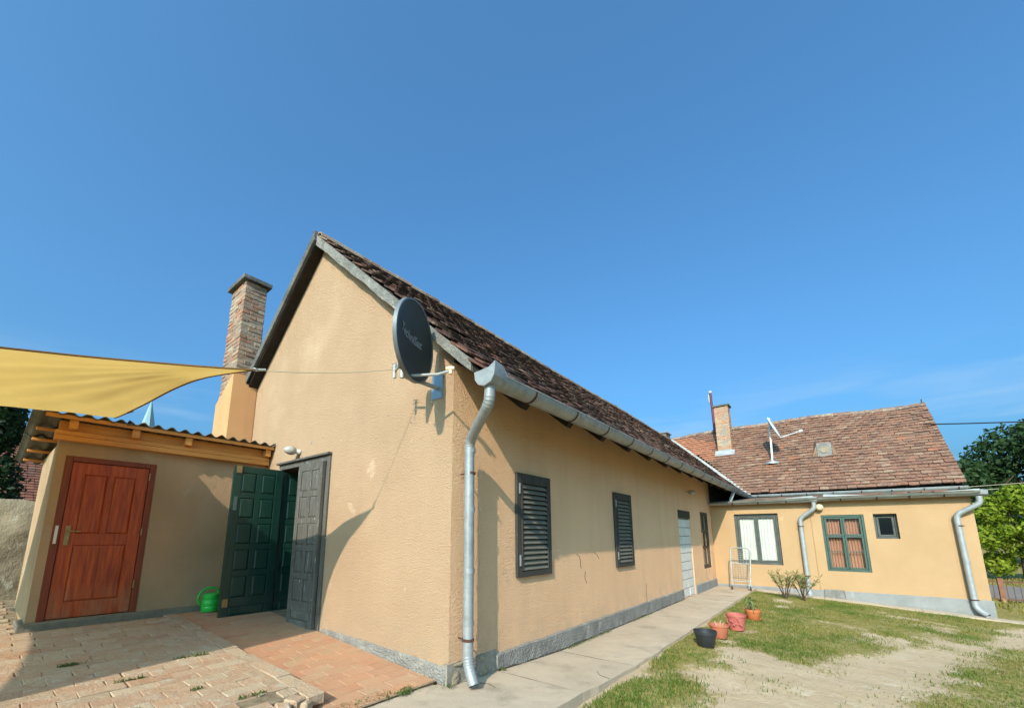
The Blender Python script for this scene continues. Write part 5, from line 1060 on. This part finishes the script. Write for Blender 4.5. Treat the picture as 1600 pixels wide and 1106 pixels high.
# ------------------------------------------------------------------ far surroundings
rx = [5.0, 5.5, 6, 6.5, 7, 7.5, 8, 8.5, 60]; M().add([(x, y, gz(x, y) + .02) for x in rx for y in (15.4, 22.0)], [(2 * i, 2 * i + 2, 2 * i + 3, 2 * i + 1) for i in range(8)]).build('road', 'asphalt', kind='structure')
fence = thing('garden_fence', (7.5, 15.1, -.52), 'low rusty metal bar fence at the end of the wing by the road', 'fence')
for x in (6.05, 8.2, 10.35): M().box(x - .05, x + .05, 15.05, 15.15, -.56, .17).build('post', 'fence_post', fence, bevel=.005)
for z in (-.40, .06): M().box(5.5, 10.4, 15.085, 15.115, z, z + .035).build('rail', 'fence_rust', fence)
for x in np.arange(5.55, 10.4, .12): M().tube([(x, 15.1, -.45), (x, 15.1, .13)], .008, 5).build('bar', 'fence_rust', fence)
sw = thing('rubble_wall', (-6.6, -3, .2), 'old plastered rubble wall at the left edge beyond the shed', 'wall')
m_ = M(); ny, nz_ = 50, 24; vs = []
for i in range(ny + 1):
    y = -8 + 6.2 * i / ny
    for j in range(nz_ + 1):
        z = 0 + (1.77 + .05 * fbm(y * 2, 3)) * j / nz_; vs.append((-6.5 + .05 * fbm(y * 1.6, z * 2) * (.4 + z) + .018 * fbm(y * 6, z * 7) * z, y, z))
k = nz_ + 1; m_.add(vs, [(i * k + j, i * k + j + 1, (i + 1) * k + j + 1, (i + 1) * k + j) for i in range(ny) for j in range(nz_)]); m_.add([vs[i * k + nz_] for i in range(ny + 1)] + [(-6.8, vs[i * k][1], vs[i * k + nz_][2] - .02) for i in range(ny + 1)], [(i, i + 1, ny + 2 + i, ny + 1 + i) for i in range(ny)])
m_.box(-6.85, -6.79, -8, -1.8, 0, 1.74); m_.build('wall_face', 'stone', sw, smooth=True)
nb = thing('neighbour_house', (-24, 0, -.2), 'neighbouring house with red tiled roof seen low behind the shed at left', 'house')
M().box(-33, -22.2, -9, 5.6, -.3, 2.5).build('wall', 'church', nb)
nr = M().prism([(-21.6, -9.2, 2.52), (-27.4, -9.2, 6.3), (-33.2, -9.2, 2.52), (-33.2, -9.2, 2.4), (-27.4, -9.2, 6.15), (-21.6, -9.2, 2.4)], (0, 15.0, 0)).build('roof', 'dark_wood', nb)
nt_ = M(); sl = V((-5.8, 0, 3.78)).normalized(); nn = V((3.78, 0, 5.8)).normalized()
for r_ in range(30):
    for q in range(46):
        p = V((-21.55, -7.0 + q * .23 + random.uniform(-.012, .012), 2.53)) + sl * r_ * .225; nt_.prism([p + nn * .05, p + Y * .215 + nn * .05, p + Y * .215 + sl * .26 + nn * .01, p + sl * .26 + nn * .01], nn * .025)
nt_.build('roof_tiles', 'nbr_tile', nr, kind='stuff')
chh = thing('church_tower', (-40, 5.05, -.3), 'distant church spire of weathered pale copper above the shed roof', 'church')
M().box(-41.2, -38.8, 3.85, 6.25, -.3, 8.6).build('tower', 'church', chh)
M().lathe((-40, 5.05, 8.6), [(1.15, 0), (.62, .7), (.0, 3.75)], 8).build('spire', 'spire', chh); M().lathe((-40, 5.05, 12.25), [(0, -.1), (.09, 0), (0, .1)], 8).build('finial', 'spire', chh)
def cable(pts, label, r=.018, m='cable'):
    m_ = M(); a, b_ = V(pts[0]), V(pts[1]); m_.tube([a.lerp(b_, k / 16) - V((0, 0, pts[2] * 4 * (k / 16) * (1 - k / 16))) for k in range(17)], r, 5); o = m_.build('overhead_cable', m); props(o, label, 'cable')
cable(((5.35, 16.25, 4.85), (22, 26, 5.9), .35), 'black service cable leaving the right verge of the wing roof', .02)
cable(((5.5, 30, 3.75), (40, 36, 6.2), .2), 'upper pale wire crossing the dark trees at right', .013, 'rope')
cable(((5.5, 30, 3.55), (40, 36, 5.9), .2), 'lower pale wire crossing the dark trees at right', .013, 'rope')
cable(((-5.7, 2, 3.0), (-45, 10, 6.4), .5), 'thin wire running from the house past the church spire', .014)

SC.render.engine = 'CYCLES'
